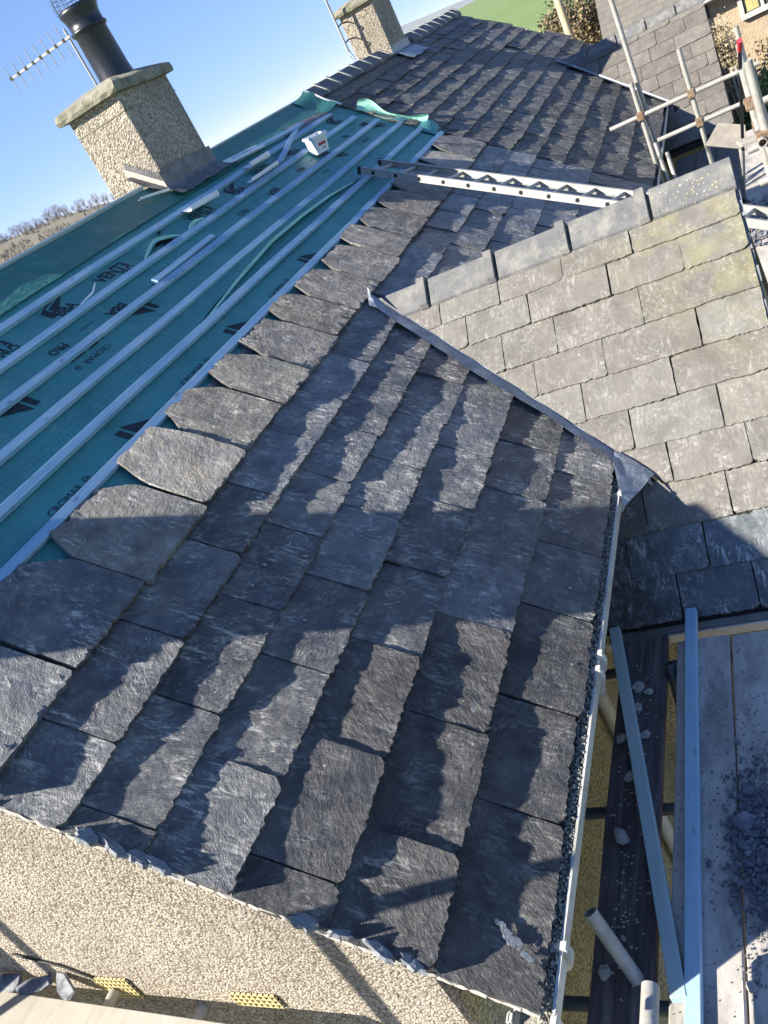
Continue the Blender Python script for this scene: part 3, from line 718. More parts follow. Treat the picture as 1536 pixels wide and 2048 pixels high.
for y in (0.22, 1.50, 1.60, 2.9):
    m = MB(); m.tube([(-.03, y - .018, -.075), (-.03, y + .018, -.075)], 0.083, 20); m2 = MB()
    for v in m.v: m2.v.append(v if v[2] < -.03 else (v[0], v[1], -.03))
    m2.f = m.f; m2.sm = m.sm
    m2.box((.030, y - .014, -.04), (.05, y + .014, -.019))
    obj('gutter_union', m2, M_PVC, g1)
m = MB(); m.tube([(-.03, 1.55, -.11), (-.03, 1.56, -.2), (-.06, 1.62, -.27), (-.215, 1.98, -.50), (-.24, 2.04, -.58), (-.24, 2.05, -.7), (-.24, 2.05, -4.6)], 0.038, 16)
dp = obj('downpipe', m, M_PVCG, house)
for z in (-.62, -.66): obj('pipe_collar', MB().lathe((-.24, 2.05, z), [(.04, 0), (.044, .004), (.044, .014), (.04, .018)], 16), M_PVCG, dp)
# grit and moss in the gutter
m = MB(); r = random.Random(5)
m.add([(-.09, -.06, -.056), (.024, -.06, -.056), (.024, 3.1, -.050), (-.09, 3.1, -.050)], [(0, 1, 2, 3)])
for i in range(4200):
    y = r.uniform(-.05, 3.1); x = r.uniform(-.02, .026); q = r.uniform(.003, .008) * (1.9 if r.random() < .06 else 1); z = -.054 + r.uniform(0, .03)
    p = [Vector((x + q * r.uniform(.6, 1.2) * a, y + q * r.uniform(.6, 1.3) * b, z + q * r.uniform(.6, 1) * c)) for a, b, c in ((1, 0, 0), (0, 1, 0), (-1, 0, 0), (0, -1, 0), (0, 0, 1))]
    m.add(p, [(0, 1, 4), (1, 2, 4), (2, 3, 4), (3, 0, 4)])
tag(obj('gutter_grit', m, M_MOSS, None), 'grit and moss lying in the near white gutter', 'grit', kind='stuff')

# ---- air bricks and a pipe stub in the gable
def airbrick(x0, x1, z0, z1, nx, nz, label):
    m = MB(); y0, y1 = -.012, .01; bx = (x1 - x0) / nx; bz = (z1 - z0) / nz; t = .28
    for i in range(nx + 1): m.box((max(x0, x0 + i * bx - bx * t / 2), y0, z0), (min(x1, x0 + i * bx + bx * t / 2), y1, z1))
    for j in range(nz + 1): m.box((x0, y0 + .0015, max(z0, z0 + j * bz - bz * t / 2)), (x1, y1 - .001, min(z1, z0 + j * bz + bz * t / 2)))
    o = obj('air_brick', m, M_YEL, house); o['label'] = label
    obj('vent_void', MB().box((x0, -.002, z0), (x1, .006, z1)), M_DARK, o)
airbrick(-1.99, -1.79, -.09, .05, 8, 5, 'yellow air brick nearer the scaffold plank end')
airbrick(-1.27, -1.05, -.085, -.005, 8, 3, 'low yellow air brick in the middle of the gable')
obj('pipe_stub', MB().tube([(-1.50, -.06, -.14), (-1.50, .02, -.13)], .022, 14, hollow=.8), M_PVCG, house)
obj('cable', MB().tube([(-2.35, -.008, .21), (-2.2, -.008, .16), (-2.1, -.008, .13), (-1.98, -.008, .05)], .006, 6), M_BLACK, house)

# ------------------------------------------------------------------ the wing of the near house
def wing_slates(W, tails, joints, e, roofp, mat, seed, xl, L=0.47, hero=2, low=None):
    for k, (t_, js) in enumerate(zip(tails, joints)):
        r = random.Random(seed + k)
        xs = [xl(t_)] + [j for j in js if j > xl(t_) + .05] + [W.x1]
        for i in range(len(xs) - 1):
            x0, x1 = xs[i], xs[i + 1]
            LL = min(L, t_ - 0.02) if t_ > .3 else t_ - .02
            th = 0.015 * r.uniform(.8, 1.2)
            me = slate_mesh('slate', x1 - x0 - r.uniform(.003, .009), LL, th, seed * 7 + k * 40 + i, 28 if hero == 2 else 10, 9 if hero == 2 else 5, 0.0014, 0.0050, False, 0.003, 0.6, 0.004)
            mw = slope_matrix(XA, W.u, W.n, W.P(x0 + .002, t_ + r.uniform(-.004, .004), 0.010 + r.uniform(0, .004)), 0.0140 / e * r.uniform(.9, 1.1), r.uniform(-1, 1) * rad(.6)) @ Matrix.Rotation(-rad(.35) + r.uniform(-1, 1) * rad(.35), 4, 'Y')
            # cut on the valley
            a = S(0, W.yv(0)); b = S(1.5, W.yv(1.5)); d = (b - a).normalized(); nn = W.n.cross(d)
            if nn.x > 0: nn = -nn
            if W.P(x0, t_).z > -0.02 or W.P(x0, t_ - LL).z > 0.05:
                if not bisect(me, mw, a + Vector((0.012, 0, 0)), nn): continue
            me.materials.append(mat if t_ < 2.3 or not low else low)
            put('slate', me, roofp, mw)
def wing_body(W, parent, prefix, wallmat, slatemat):
    # decks of both slopes
    d = .012; rise = W.wl
    xa = W.xv(0) ; xe = W.x1 - .02
    z_e = W.zr - W.wl * math.sin(W.tw)
    zl = W.P(0, W.wl)
    def tri(sgn):
        # plane polygon: ridge start, ridge end, eave end, eave at house wall, valley foot
        def Q(x, w_, off):
            p = W.P(x, w_, off)
            if sgn > 0: p = Vector((p.x, 2 * W.yr - p.y, p.z))
            return p
        wf = (W.zr + 0.0) / math.sin(W.tw)
        poly = [(W.xv(0) + .01, .0), (xe, 0.0), (xe, W.wl), (WX, W.wl), (WX, wf + .18), (0.0, wf)]
        top = [Q(x, w_, -.006) for x, w_ in poly]; bot = [Q(x, w_, -.04) for x, w_ in poly]; n = len(poly)
        m = MB(); m.add(top + bot, [tuple(range(n)), tuple(range(2 * n - 1, n - 1, -1))] + [(k, (k + 1) % n, n + (k + 1) % n, n + k) for k in range(n)])
        return m
    rf = obj(prefix + 'roof', tri(-1), M_DARK, parent)
    obj(prefix + 'rear_slope', tri(1), slatemat, parent)
    # walls below
    hy = W.wl * math.cos(W.tw) - .20
    zz = W.zr - hy * math.tan(W.tw) - .06
    poly = [Vector((0, W.yr - hy, GZ)), Vector((0, W.yr - hy, zz)), Vector((0, W.yr, W.zr - .06)), Vector((0, W.yr + hy, zz)), Vector((0, W.yr + hy, GZ))]
    obj(prefix + 'wall', MB().prism(poly, (WX - .05, 0, 0), (W.x1 - .05, 0, 0)), wallmat, parent)
    return rf
wr1 = wing_body(W1, house, 'wing_', M_PEBS, M_SLATEW)
WT = [0.355, 0.577, 0.832, 1.08, 1.325, 1.59, 1.84, 2.10, 2.37, 2.64]
WJ = [[-1.02, -.57, -.12, .34], [-.84, -.38, .16, .61], [-.61, -.24, .32], [-.42, .04, .62], [-.14, .42], [.12, .64], [-.2, .30, .74], [.1, .58], [-.05, .40, .8], [.2, .61]]
def mat_wing():
    m = M_SLATEW.copy(); m.name = 'slate_buff_lichen'; t = m.node_tree
    b = t.nodes['Principled BSDF']; src = b.inputs['Base Color'].links[0].from_socket
    tt = NT.__new__(NT); tt.m = m; tt.t = t; tt.b = b; tt.tc = None
    p = tt.geo()
    sep = tt.n('ShaderNodeSeparateXYZ'); t.links.new(p, sep.inputs[0])
    zone = tt.ramp(tt.math('ADD', tt.math('MULTIPLY', sep.outputs[0], 0.35), tt.math('MULTIPLY', sep.outputs[2], 0.42)), [(0.30, 0.0), (0.70, 1.0)])
    li = tt.ramp(tt.noise(p, 5.0, 5, 0.65), [(0.40, 0.0), (0.66, 1.0)])
    c = tt.mix(tt.math('MULTIPLY', tt.math('MULTIPLY', zone, li), 0.8), src, (0.25, 0.23, 0.10))
    wz = tt.ramp(tt.math('MULTIPLY', sep.outputs[2], -1.0), [(0.0, 0.0), (0.5, 1.0)])
    wl = tt.ramp(tt.noise(p, 42.0, 5, 0.65), [(0.50, 0.0), (0.62, 1.0)])
    wa = tt.ramp(tt.noise(p, 6.0, 3, 0.6), [(0.45, 0.0), (0.62, 1.0)])
    f = tt.math('MULTIPLY', tt.math('MULTIPLY', wl, wa), tt.math('ADD', 0.25, tt.math('MULTIPLY', wz, 0.6)))
    c = tt.mix(f, c, (0.50, 0.49, 0.46))
    dk = tt.ramp(tt.noise(tt.mapping(p, (9, 2, 2)), 1.0, 4, 0.6), [(0.52, 0.0), (0.75, 0.45)])
    c = tt.mix(dk, c, (0.10, 0.082, 0.075))
    t.links.new(c, b.inputs['Base Color']); return m
M_SLATEL = mat_wing()
def xl1(t_):
    return -0.26 if W1.P(0, t_ - .25).z < 0 else max(W1.xv(t_ - .47 if t_ > .47 else 0), -1.6) - .02
M_SLATEX = mat_slate('slate_shaded_algae', (0.030, 0.040, 0.046), (0.075, 0.088, 0.092), (0.44, 0.46, 0.47), 1.0, 0.006, rough=0.34)  # shade at the wing foot put into the dark base, with algae and lichen
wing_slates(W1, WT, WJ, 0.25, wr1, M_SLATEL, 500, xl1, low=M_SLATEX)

def ridge_tiles(W, xs, parent, mat, leg=0.20):
    for i in range(len(xs) - 1):
        x0, x1 = xs[i] + .012, xs[i + 1] - .006
        m = MB(); prof = []
        t = .018; o = .026
        ap = Vector((0, W.yr, W.zr + .030)); ca, sa = math.cos(W.tw), math.sin(W.tw)
        def pr(th, ext, lg):
            pts = []
            for sg in (-1, 1):
                base = ap + Vector((0, 0, th))
                ft = base + Vector((0, sg * ca * lg, -sa * lg))
                pts.append((base, ft))
            return pts
        def shell(xa, xb, up, lg, th):
            A = ap + Vector((0, 0, up)); r_ = .022
            out = [A + Vector((0, -ca * lg, -sa * lg)), A + Vector((0, -ca * r_, -sa * r_ + .001)), A + Vector((0, -.006, -.005)), A + Vector((0, .006, -.005)), A + Vector((0, ca * r_, -sa * r_ + .001)), A + Vector((0, ca * lg, -sa * lg))]
            inn = [p - Vector((0, 0, th / ca)) for p in out]
            loop = out + inn[::-1]
            m.prism(loop, (xa, 0, 0), (xb, 0, 0))
        shell(x0, x1, 0.0, leg, .018)
        if i < len(xs) - 2: shell(x1 - .066, x1 - .002, 0.030, leg + .010, .03)
        put('ridge_tile', m.mesh('ridge_tile', mat, True, .004), parent)
ridge_tiles(W1, [-1.54, -1.085, -.56, -.035, .49, 1.0], wr1, M_RIDGE)
rl = random.Random(31)
for i in range(42):
    x, w_ = .50 + abs(rl.gauss(.26, .13)), rl.uniform(.02, .19)
    if not .51 < x < .97: continue
    f = shard(5000 + i, rl.uniform(.003, .011), rl.uniform(.003, .010), .0006, 10)
    put('lichen_patch', f.mesh('lichen_patch', M_LICH2 if i % 3 else M_LICH), wr1, slope_matrix(XA, W1.u, W1.n, W1.P(x, w_, .0225), 0, rl.uniform(0, 6)))
# verge edge slates seen end on
m = MB()
for k in range(24):
    w0 = .05 + k * .108
    m.add([v for v in MB().box((0, 0, 0), (.03, .11, .018)).v] and [W1.P(W1.x1 - .02 + v[0], w0 + v[1], -.02 + v[2] - .01 * (k % 2)) for v in MB().box((0, 0, 0), (.028 + .012 * random.random(), .104, .016)).v], MB().box((0, 0, 0), (1, 1, 1)).f)
obj('verge_undercloak', m, M_UNDER, wr1)
# lead valley
def P(u_, v_):
    s = 1.96 - 2.16 * u_; y = W1.yv(s); wd = 0.125 + 0.018 * math.sin(u_ * 6) + .006 * math.sin(u_ * 17)
    if v_ < .7:
        q = v_ / .7; p = S(s - 0.10 * (1 - q) * .3, y - wd * (1 - q) * 1.25, 0.014 + .002 * math.sin(u_ * 40) * (1 - q) - .008 * q)
        return p
    q = (v_ - .7) / .3; return Vector((-s * CT, y, s * ST)) + W1.u * (-.0) + Vector((0.004 * q, 0.0, .006 + .001 * q))
va = obj('valley_lead', MB().grid(P, 60, 10), M_LEAD, wr1)
# splayed end of the lead over the gutter
def P(u_, v_):
    a = S(.02, W1.yv(.02) - .155, .022); b = Vector((.20, 3.17, -.125)); c_ = Vector((.06, 2.80, -.07)); 
    p0 = a + (c_ - a) * u_; p1 = S(.02, W1.yv(.02), .012) + (b - S(.02, W1.yv(.02), .012)) * u_
    p = p0 + (p1 - p0) * v_; return p + Vector((0, 0, .014 * math.sin(u_ * 2.6) + .003 * math.sin(v_ * 9)))
obj('valley_lead', MB().grid(P, 14, 10), M_LEAD, wr1)
def P(u_, v_): # folded top piece
    return S(1.90 + .10 * u_ - .1 * v_, 4.30 + .22 * u_ * (1 - v_) - .05 * v_, .03 + .03 * math.sin(u_ * 3) * (1 - v_))
obj('valley_lead', MB().grid(P, 10, 8), M_LEAD, wr1)
# wing eave gutter, runs across the picture
ye = W1.yr - W1.wl * math.cos(W1.tw); zel = W1.zr - W1.wl * math.sin(W1.tw)
def wing_gutter(W, parent, mat, x0, x1):
    ye = W.yr - W.wl * math.cos(W.tw); ze = W.zr - W.wl * math.sin(W.tw)
    pr = [(.075, -.01), (.075, -.075), (.05, -.10), (-.03, -.10), (-.062, -.075), (-.066, -.018), (-.060, -.014), (-.053, -.018), (-.05, -.07), (-.03, -.09), (.045, -.09), (.067, -.07), (.067, -.01)]
    n = len(pr); m = MB()
    m.add([(x, ye + a, ze + b) for x in (x0, x1) for a, b in pr], [(k, (k + 1) % n, n + (k + 1) % n, n + k) for k in range(n)] + [tuple(range(n)), tuple(range(2 * n - 1, n - 1, -1))])
    return obj('wing_gutter', m, mat, parent)
wing_gutter(W1, house, M_PVC, -.28, 1.02)

# ------------------------------------------------------------------ next house along the terrace
house2 = thing('terraced_house', (-3.37, 13.3, GZ), 'adjoining house beyond the underlay with its old slate roof complete and a second gabled wing', 'house')
FY0, FY1 = 9.15, 17.25
house_wall(FY0, FY1 - .1, 'wall', M_PEB, house2)
obj('side_render', MB().box((WX - 0.02, FY0, GZ), (WX + 0.004, FY1 - .1, -0.02)), M_PEBS, house2)
roof2 = deck(FY0, FY1, 0.02, RS, -0.03, M_DARK, 'roof', house2)
m = MB().hexa([Vector((RXr, FY0, RZr - .075)), Vector((RXr, FY1, RZr - .075)), Vector((2 * RXr, FY1, -.075)), Vector((2 * RXr, FY0, -.075)), Vector((RXr, FY0, RZr - .045)), Vector((RXr, FY1, RZr - .045)), Vector((2 * RXr, FY1, -.045)), Vector((2 * RXr, FY0, -.045))])
obj('rear_roof_slope', m, M_SLATEF, house2)
T2 = TAILS + [2.26, 2.55, 2.83, 3.10, 3.36, 3.61, 3.85, 4.05]
var = []
for q in range(14):
    me = slate_mesh('slate', 0.48, 0.52, 0.014, 9000 + q, 14, 5, 0.0022, 0.010, False, 0.005); me.materials.append(M_SLATEF); var.append(me)
for k, tail in enumerate(T2):
    e = (T2[k + 1] - tail) if k + 1 < len(T2) else .2
    r = random.Random(700 + k); ys = [FY0 + (0.0 if k % 2 else .0)]
    ys.append(FY0 + r.uniform(.2, .5))
    yend = FY1 + 0.30 * (4.2 - tail) * .6
    while ys[-1] < yend - .3: ys.append(ys[-1] + r.uniform(.43, .56))
    for i in range(len(ys) - 1):
        y0, y1 = ys[i], ys[i + 1]
        if y0 > W2.yv(tail) + .02 and y1 < W2.yv2(tail + e): continue
        me = r.choice(var); t = .0175
        org = S(tail + r.uniform(-.012, .012), y0, 0.004 + r.uniform(-.002, .006))
        Lk = min(.52, RS - tail + .02)
        mw = slope_matrix(YA, U, N, org, t / e * r.uniform(.8, 1.15), r.uniform(-1, 1) * rad(.9)) @ Matrix.Rotation(r.uniform(-1, 1) * rad(.5), 4, 'Y') @ Matrix.Diagonal(((y1 - y0 - .008) / .48, Lk / .52, r.uniform(.85, 1.2), 1))
        if y1 > W2.yv(tail) - .15 and y0 < W2.yr:
            me = me.copy()
            if not valley_cut(W2, me, mw, .07): continue
        put('slate', me, roof2, mw)
# ridge tiles with pale mortar joints standing proud
r = random.Random(3); y = 9.12; i = 0
while y < FY1:
    y1 = min(FY1, y + .46)
    m = MB(); hh = .055 + r.uniform(-.012, .012); lg = .17
    prof = [Vector((RXr + CT * lg, 0, RZr - ST * lg + .035)), Vector((RXr + CT * .05, 0, RZr - ST * .05 + hh)), Vector((RXr, 0, RZr + hh + .006)), Vector((RXr - CT * .05, 0, RZr - ST * .05 + hh)), Vector((RXr - CT * lg, 0, RZr - ST * lg + .035)), Vector((RXr - CT * lg, 0, RZr - ST * lg - .01)), Vector((RXr, 0, RZr - .03)), Vector((RXr + CT * lg, 0, RZr - ST * lg - .01))]
    if not (12.45 < y < 13.35 or 12.45 < y1 < 13.3):
        m.prism(prof, (0, y, 0), (0, y1 - .035, 0)); put('ridge_tile', m.mesh('ridge_tile', M_RIDGEF, True, .006), roof2)
        mj = MB(); mj.prism([p + Vector((0, 0, .016)) for p in prof[:5]] + [p + Vector((0, 0, .0)) for p in prof[5:]], (0, y1 - .05, 0), (0, y1 + .01, 0)); put('mortar_joint', mj.mesh('mortar_joint', M_MORTAR, True, .004), roof2)
    y = y1; i += 1
ch2 = chimney(house2, 12.52, 13.38, -3.81, -3.248, 3.27, 2.05, (0.0, 0.0, 0.150, 0.62, False))
ch2['label'] = 'second pebbledashed stack with an aerial strapped to its corner'
def P(u_, v_):
    y = 12.46 + 1.0 * u_
    if v_ < .4: return Vector((-3.240, y, 2.60 - .14 * v_ / .4))
    q = (v_ - .4) / .6; return S(4.06 - .30 * q, y + .02 * math.sin(q * 7), .03 + .012 * math.sin(u_ * 11))
obj('apron_flashing', MB().grid(P, 20, 8), M_LEAD, ch2)
gutter(6.3, 13.75, house2)
wr2 = wing_body(W2, house2, 'wing_', M_PEBS, M_SLATEW)
WT2 = [.27, .52, .77, 1.03, 1.27, 1.53, 1.79, 2.05, 2.38]
WJ2 = [[-.6, -.16, .33], [-.85, -.35, .08, .53], [-.57, -.06, .33], [-.24, .17, .53], [-.5, -.03, .32, .72], [.16, .55], [-.1, .34], [.1, .54], [-.05, .4]]
wing_slates(W2, WT2, WJ2, .25, wr2, M_SLATEW2, 800, lambda t_: -0.26 if W2.P(0, t_ - .25).z < 0 else max(W2.xv(t_ - .47 if t_ > .47 else 0), -1.6) - .02, hero=1)
ridge_tiles(W2, [-1.5, -1.0, -.5, -.02, .45, .90], wr2, M_RIDGE, .19)
def P(u_, v_):
    s = 1.9 - 1.95 * u_; y = W2.yv(s); q = v_
    if v_ < .6: return S(s, y - .11 * (1 - v_ / .6), .024)
    q = (v_ - .6) / .4; return Vector((-s * CT, y, s * ST)) + Vector((.02 * q, 0, .02 + .015 * q))
obj('valley_lead', MB().grid(P, 30, 8), M_LEAD, wr2)
wing_gutter(W2, house2, M_BLACK, -.28, .9)

# ------------------------------------------------------------------ TV aerials
ae = thing('tv_aerial', (-4.02, 6.33, 3.2), 'small yagi television aerial with eight rods behind the near chimney pot', 'aerial')
a, b = Vector((-4.76, 6.3, 3.945)), Vector((-3.95, 6.3, 3.96))
obj('boom', MB().box((-4.77, 6.292, 3.937), (-3.93, 6.31, 3.957)), M_ALU, ae)
for k in range(8):
    x = -4.76 + k * .106; hl = .115 + .004 * k
    obj('rod', MB().tube([(x - .012, 6.302, 3.947 + hl), (x + .004, 6.302, 3.947 - hl)], .0045, 6), M_ALU, ae)
    obj('rod_clip', MB().box((x - .011, 6.285, 3.933), (x + .011, 6.317, 3.962)), M_BLACK, ae)
obj('mast', MB().tube([(-3.96, 6.31, 2.45), (-3.96, 6.31, 4.02)], .012, 8), M_ALU, ae)
ae2 = thing('tv_aerial', (-3.81, 12.35, 2.6), 'aerial mast bracketed to the corner of the farther chimney', 'aerial')
obj('mast', MB().tube([(-3.815, 12.33, 2.80), (-3.80, 12.33, 4.6)], .018, 10), M_ALU, ae2)
for z in (2.93, 3.16):
    obj('bracket', MB().tube([(-3.815, 12.33, z), (-3.74, 12.34, z + .02), (-3.70, 12.42, z + .01), (-3.69, 12.515, z)], .011, 6), M_WIRE, ae2)
obj('cable', MB().tube([(-3.80, 12.33, 2.82), (-3.76, 12.34, 2.68), (-3.78, 12.33, 2.62), (-3.82, 12.34, 2.75)], .005, 5), M_WIRE, ae2)
obj('boom', MB().box((-4.4, 12.31, 4.2), (-3.5, 12.33, 4.22)), M_ALU, ae2)
for k in range(7):
    x = -4.38 + k * .14; obj('rod', MB().tube([(x, 12.32, 4.10), (x, 12.32, 4.32)], .005, 6), M_ALU, ae2)

# ------------------------------------------------------------------ ladder
P0 = Vector((-2.227, 6.956, 1.795)); P1 = Vector((0.145, 6.02, 0.72)); ld = (P1 - P0).normalized()
rv = Vector((0.305, 0.943, -0.138)); rv = (rv - ld * rv.dot(ld)).normalized(); un = ld.cross(rv).normalized()
if un.z < 0: un = -un
lad = thing('ladder', P0, 'aluminium ladder laid across the roof from the underlay down to the scaffold', 'ladder')
LL = 4.3; LW = .34
def lbox(m, a0, a1, r0, r1, u0, u1): m.hexa([P0 + ld * a + rv * r_ + un * u_ for a, r_, u_ in ((a0, r0, u0), (a1, r0, u0), (a1, r1, u0), (a0, r1, u0), (a0, r0, u1), (a1, r0, u1), (a1, r1, u1), (a0, r1, u1))])
for q in (0, 1):
    m = MB(); r0 = q * LW - .012; sg = 1 if q == 0 else -1
    lbox(m, 0, LL, r0, r0 + .006 if q == 0 else r0 + .006, -.066, 0)
    f0, f1 = (r0 + .006, r0 + .028) if q == 0 else (r0 - .022, r0)
    lbox(m, .002, LL - .002, f0, f1, -.0655, -.060); lbox(m, .002, LL - .002, f0, f1, -.0065, -.0005)
    ra = obj('rail', m, M_ALU, lad)
    m = MB(); lbox(m, -.012, .03, r0 - .003, r0 + .03, -.069, .003); obj('end_cap', m, M_BLACK, ra)
for k in range(15):
    a = .18 + k * .268
    c0 = P0 + ld * a - un * .034
    o = obj('rung', MB().tube([c0 - rv * .014, c0 + rv * (LW + .0)], .0165, 10), M_ALU, lad)
    obj('rung_socket', MB().tube([c0 - rv * .0158, c0 - rv * .0142], .021, 5), M_DARK, o)

# ------------------------------------------------------------------ white tub
tb = thing('plastic_tub', S(3.37, 7.28, -.02), 'open white plastic tub with printed label standing on the battens', 'tub')
tz = Vector((0.15, -0.05, 1)).normalized(); tx = Vector((0.5, .87, 0)); tx = (tx - tz * tx.dot(tz)).normalized(); ty = tz.cross(tx)
def TP(a, b_, c_): return S(3.37, 7.28, .012) + tx * a + ty * b_ + tz * c_
def rrect(hx, hy, r_, z, n=4):
    pts = []
    for (sx, sy, a0) in ((1, 1, 0), (-1, 1, 90), (-1, -1, 180), (1, -1, 270)):
        for k in range(n + 1):
            a = rad(a0 + 90 * k / n); pts.append(TP(sx * (hx - r_) + r_ * math.cos(a), sy * (hy - r_) + r_ * math.sin(a), z))
    return pts
lv = [rrect(.080, .065, .02, 0), rrect(.096, .08, .022, .15), rrect(.108, .092, .024, .151), rrect(.108, .092, .024, .172), rrect(.094, .078, .02, .172), rrect(.078, .063, .02, .01)]
n = len(lv[0]); m = MB(); m.add([p for l_ in lv for p in l_], [(i * n + k, i * n + (k + 1) % n, (i + 1) * n + (k + 1) % n, (i + 1) * n + k) for i in range(5) for k in range(n)] + [tuple(range(n)), tuple(5 * n + k for k in range(n))], False)
obj('body', m, M_TUB, tb)
def lab(hy0, hy1, z0, z1, mat, name, off):
    f = lambda b_, z: TP(-(.0805 + .0165 * z / .15 + off) if False else b_, -(.0655 + .0150 * z / .15 + off), z)
    m = MB(); m.add([f(hy0, z0), f(hy1, z0), f(hy1, z1), f(hy0, z1)], [(0, 1, 2, 3)]); obj(name, m, mat, tb)
lab(-.055, .055, .02, .125, M_LABEL, 'label', .001)
lab(-.048, .048, .078, .098, M_RED, 'label_stripe', .002); lab(-.042, .045, .070, .078, M_BLACK, 'label_stripe', .002)
lab(.0, .035, .035, .045, M_BLACK, 'label_stripe', .002)

# ------------------------------------------------------------------ scaffold beside the eave
ZD = -0.70
sc = thing('scaffold', (0.1, 1.5, GZ), 'tube scaffold along the near eave carrying the dusty boards', 'scaffold')
for y in (0.42, 1.32, 2.25): obj('transom', MB().tube([(-.29, y, ZD - .078), (1.3, y, ZD - .078)], .028, 12, hollow=.85), M_GALVD, sc)
for y in (-.9, 1.5, 3.3): obj('standard', MB().tube([(1.25, y, GZ), (1.25, y, ZD - .1)], .028, 12), M_GALV, sc)
obj('ledger', MB().tube([(1.2, -1.5, ZD - .14), (1.2, 2.4, ZD - .14)], .028, 12), M_GALV, sc)
t1 = obj('raking_tube', MB().tube([(-.055, .60, -.44), (.140, .395, -.93), (.2, .3, -1.1)], .030, 20, hollow=.84), M_GALV, sc)
obj('raking_tube', MB().tube([(.150, 2.14, -.655), (.150, 1.99, -.98)], .028, 16, hollow=.84), M_GALVD, sc)
obj('ledger', MB().tube([(.20, .315, -.42), (.20, -1.4, -.42)], .031, 16, hollow=.85), M_GALV, sc)
obj('standard', MB().tube([(.20, -.3, -.36), (.20, -.3, GZ)], .028, 12), M_GALV, sc)
def board(name, x0, x1, y0, y1, z, t, mat, label, seed, rot=0.0):
    r = random.Random(seed); m = MB(); n = 10; vs = []
    c = .006
    pr = [(x0, z - t), (x1, z - t), (x1, z - c), (x1 - c, z), (x0 + c, z), (x0, z - c)]
    for k in range(n + 1):
        y = y0 + (y1 - y0) * k / n; dx = .006 * fb((y * 1.1, seed, 0), 2); dz = .003 * fb((y, seed + 4, 0), 2)
        vs += [(a + dx, y, b_ + dz) for a, b_ in pr]
    fs = [(k * 6 + q, k * 6 + (q + 1) % 6, (k + 1) * 6 + (q + 1) % 6, (k + 1) * 6 + q) for k in range(n) for q in range(6)] + [tuple(range(5, -1, -1)), tuple(n * 6 + q for q in range(6))]
    o = obj(name, m.add(vs, fs), mat); return tag(o, label, 'board', None)
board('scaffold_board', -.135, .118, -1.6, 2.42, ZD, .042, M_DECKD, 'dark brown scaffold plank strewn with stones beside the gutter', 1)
board('scaffold_board', .176, .449, -1.6, 2.345, ZD, .042, M_DECK, 'dusty grey scaffold board lying under the straight blue batten', 2)
board('scaffold_board', .459, .735, -1.6, 2.335, ZD, .042, M_DECK, 'dusty grey scaffold board at the right edge under the slate rubble', 3)
board('scaffold_board', .745, 1.02, -1.6, 2.33, ZD, .042, M_DECK, 'outermost dusty board just beyond the rubble', 4)
# loose battens on the boards
def lying(name, a, b_, w_, h, mat, label):
    a, b_ = Vector(a), Vector(b_); d = (b_ - a).normalized(); x = d.cross(Vector((0, 0, 1))).normalized(); z = x.cross(d)
    m4 = Matrix.Identity(4)
    for i in range(3): m4[i][0] = x[i]; m4[i][1] = d[i]; m4[i][2] = z[i]
    m4.translation = a; L = (b_ - a).length
    me = MB().box((-w_ / 2, 0, 0), (w_ / 2, L, h)).mesh(name, mat, True, .0035)
    o = put(name, me, None, m4); return tag(o, label, 'batten', None)
lying('loose_batten', (.225, .40, ZD + .006), (-.178, 2.50, ZD + .004), .062, .040, M_BATTG, 'greenish blue batten lying slantwise across the dark plank')
lying('loose_batten', (.286, -.9, ZD + .003), (.256, 2.56, ZD + .003), .060, .040, M_BATTL, 'straight sky blue batten lying along the grey board')
# rubble
def frag(seed, sx, sy, t): return shard(seed, sx, sy, t, 5 + seed % 3)
m = MB(); r = random.Random(77)
for i in range(2600):
    d = abs(r.gauss(0, 1)); x = .565 + r.gauss(0, .075) - .02; y = 1.05 + r.gauss(0, .21)
    if x < .40 and r.random() < .6: continue
    q = r.uniform(.002, .008) * (2.4 if r.random() < .10 else 1)
    f = frag(r.randint(0, 10 ** 6), q * r.uniform(.8, 1.6), q, q * .5)
    rt = Euler((r.uniform(-.6, .6), r.uniform(-.6, .6), r.uniform(0, 6))).to_matrix()
    zz = ZD + .003 + r.uniform(0, .016) * max(0, 1 - ((x - .58) / .11) ** 2 - ((y - 1.05) / .3) ** 2)
    m.add([rt @ Vector(v) + Vector((x, y, zz + q * .4)) for v in f.v], f.f)
for i in range(900):
    x, y = r.uniform(.19, .73), r.uniform(-.3, 2.3); q = r.uniform(.0015, .005); f = frag(r.randint(0, 10 ** 6), q, q, q * .6); m.add([Vector(v) + Vector((x, y, ZD + .002)) for v in f.v], f.f)
tag(obj('slate_rubble', m, M_RUBB), 'heap of broken slate chips on the right hand scaffold board', 'rubble', kind='stuff')
m = MB()
for i in range(190):
    x = .0 + r.gauss(0, .045); y = r.choice([1.95, 1.7, 1.35, .95, .65]) + r.gauss(0, .13)
    if not -.12 < x < .11: continue
    q = r.uniform(.002, .007); f = frag(r.randint(0, 10 ** 6), q * 1.3, q, q * .8); m.add([Vector(v) + Vector((x, y, ZD + .002)) for v in f.v], f.f)
tag(obj('mortar_crumbs', m, M_STONE), 'pale mortar crumbs scattered along the dark plank', 'crumbs', kind='stuff')
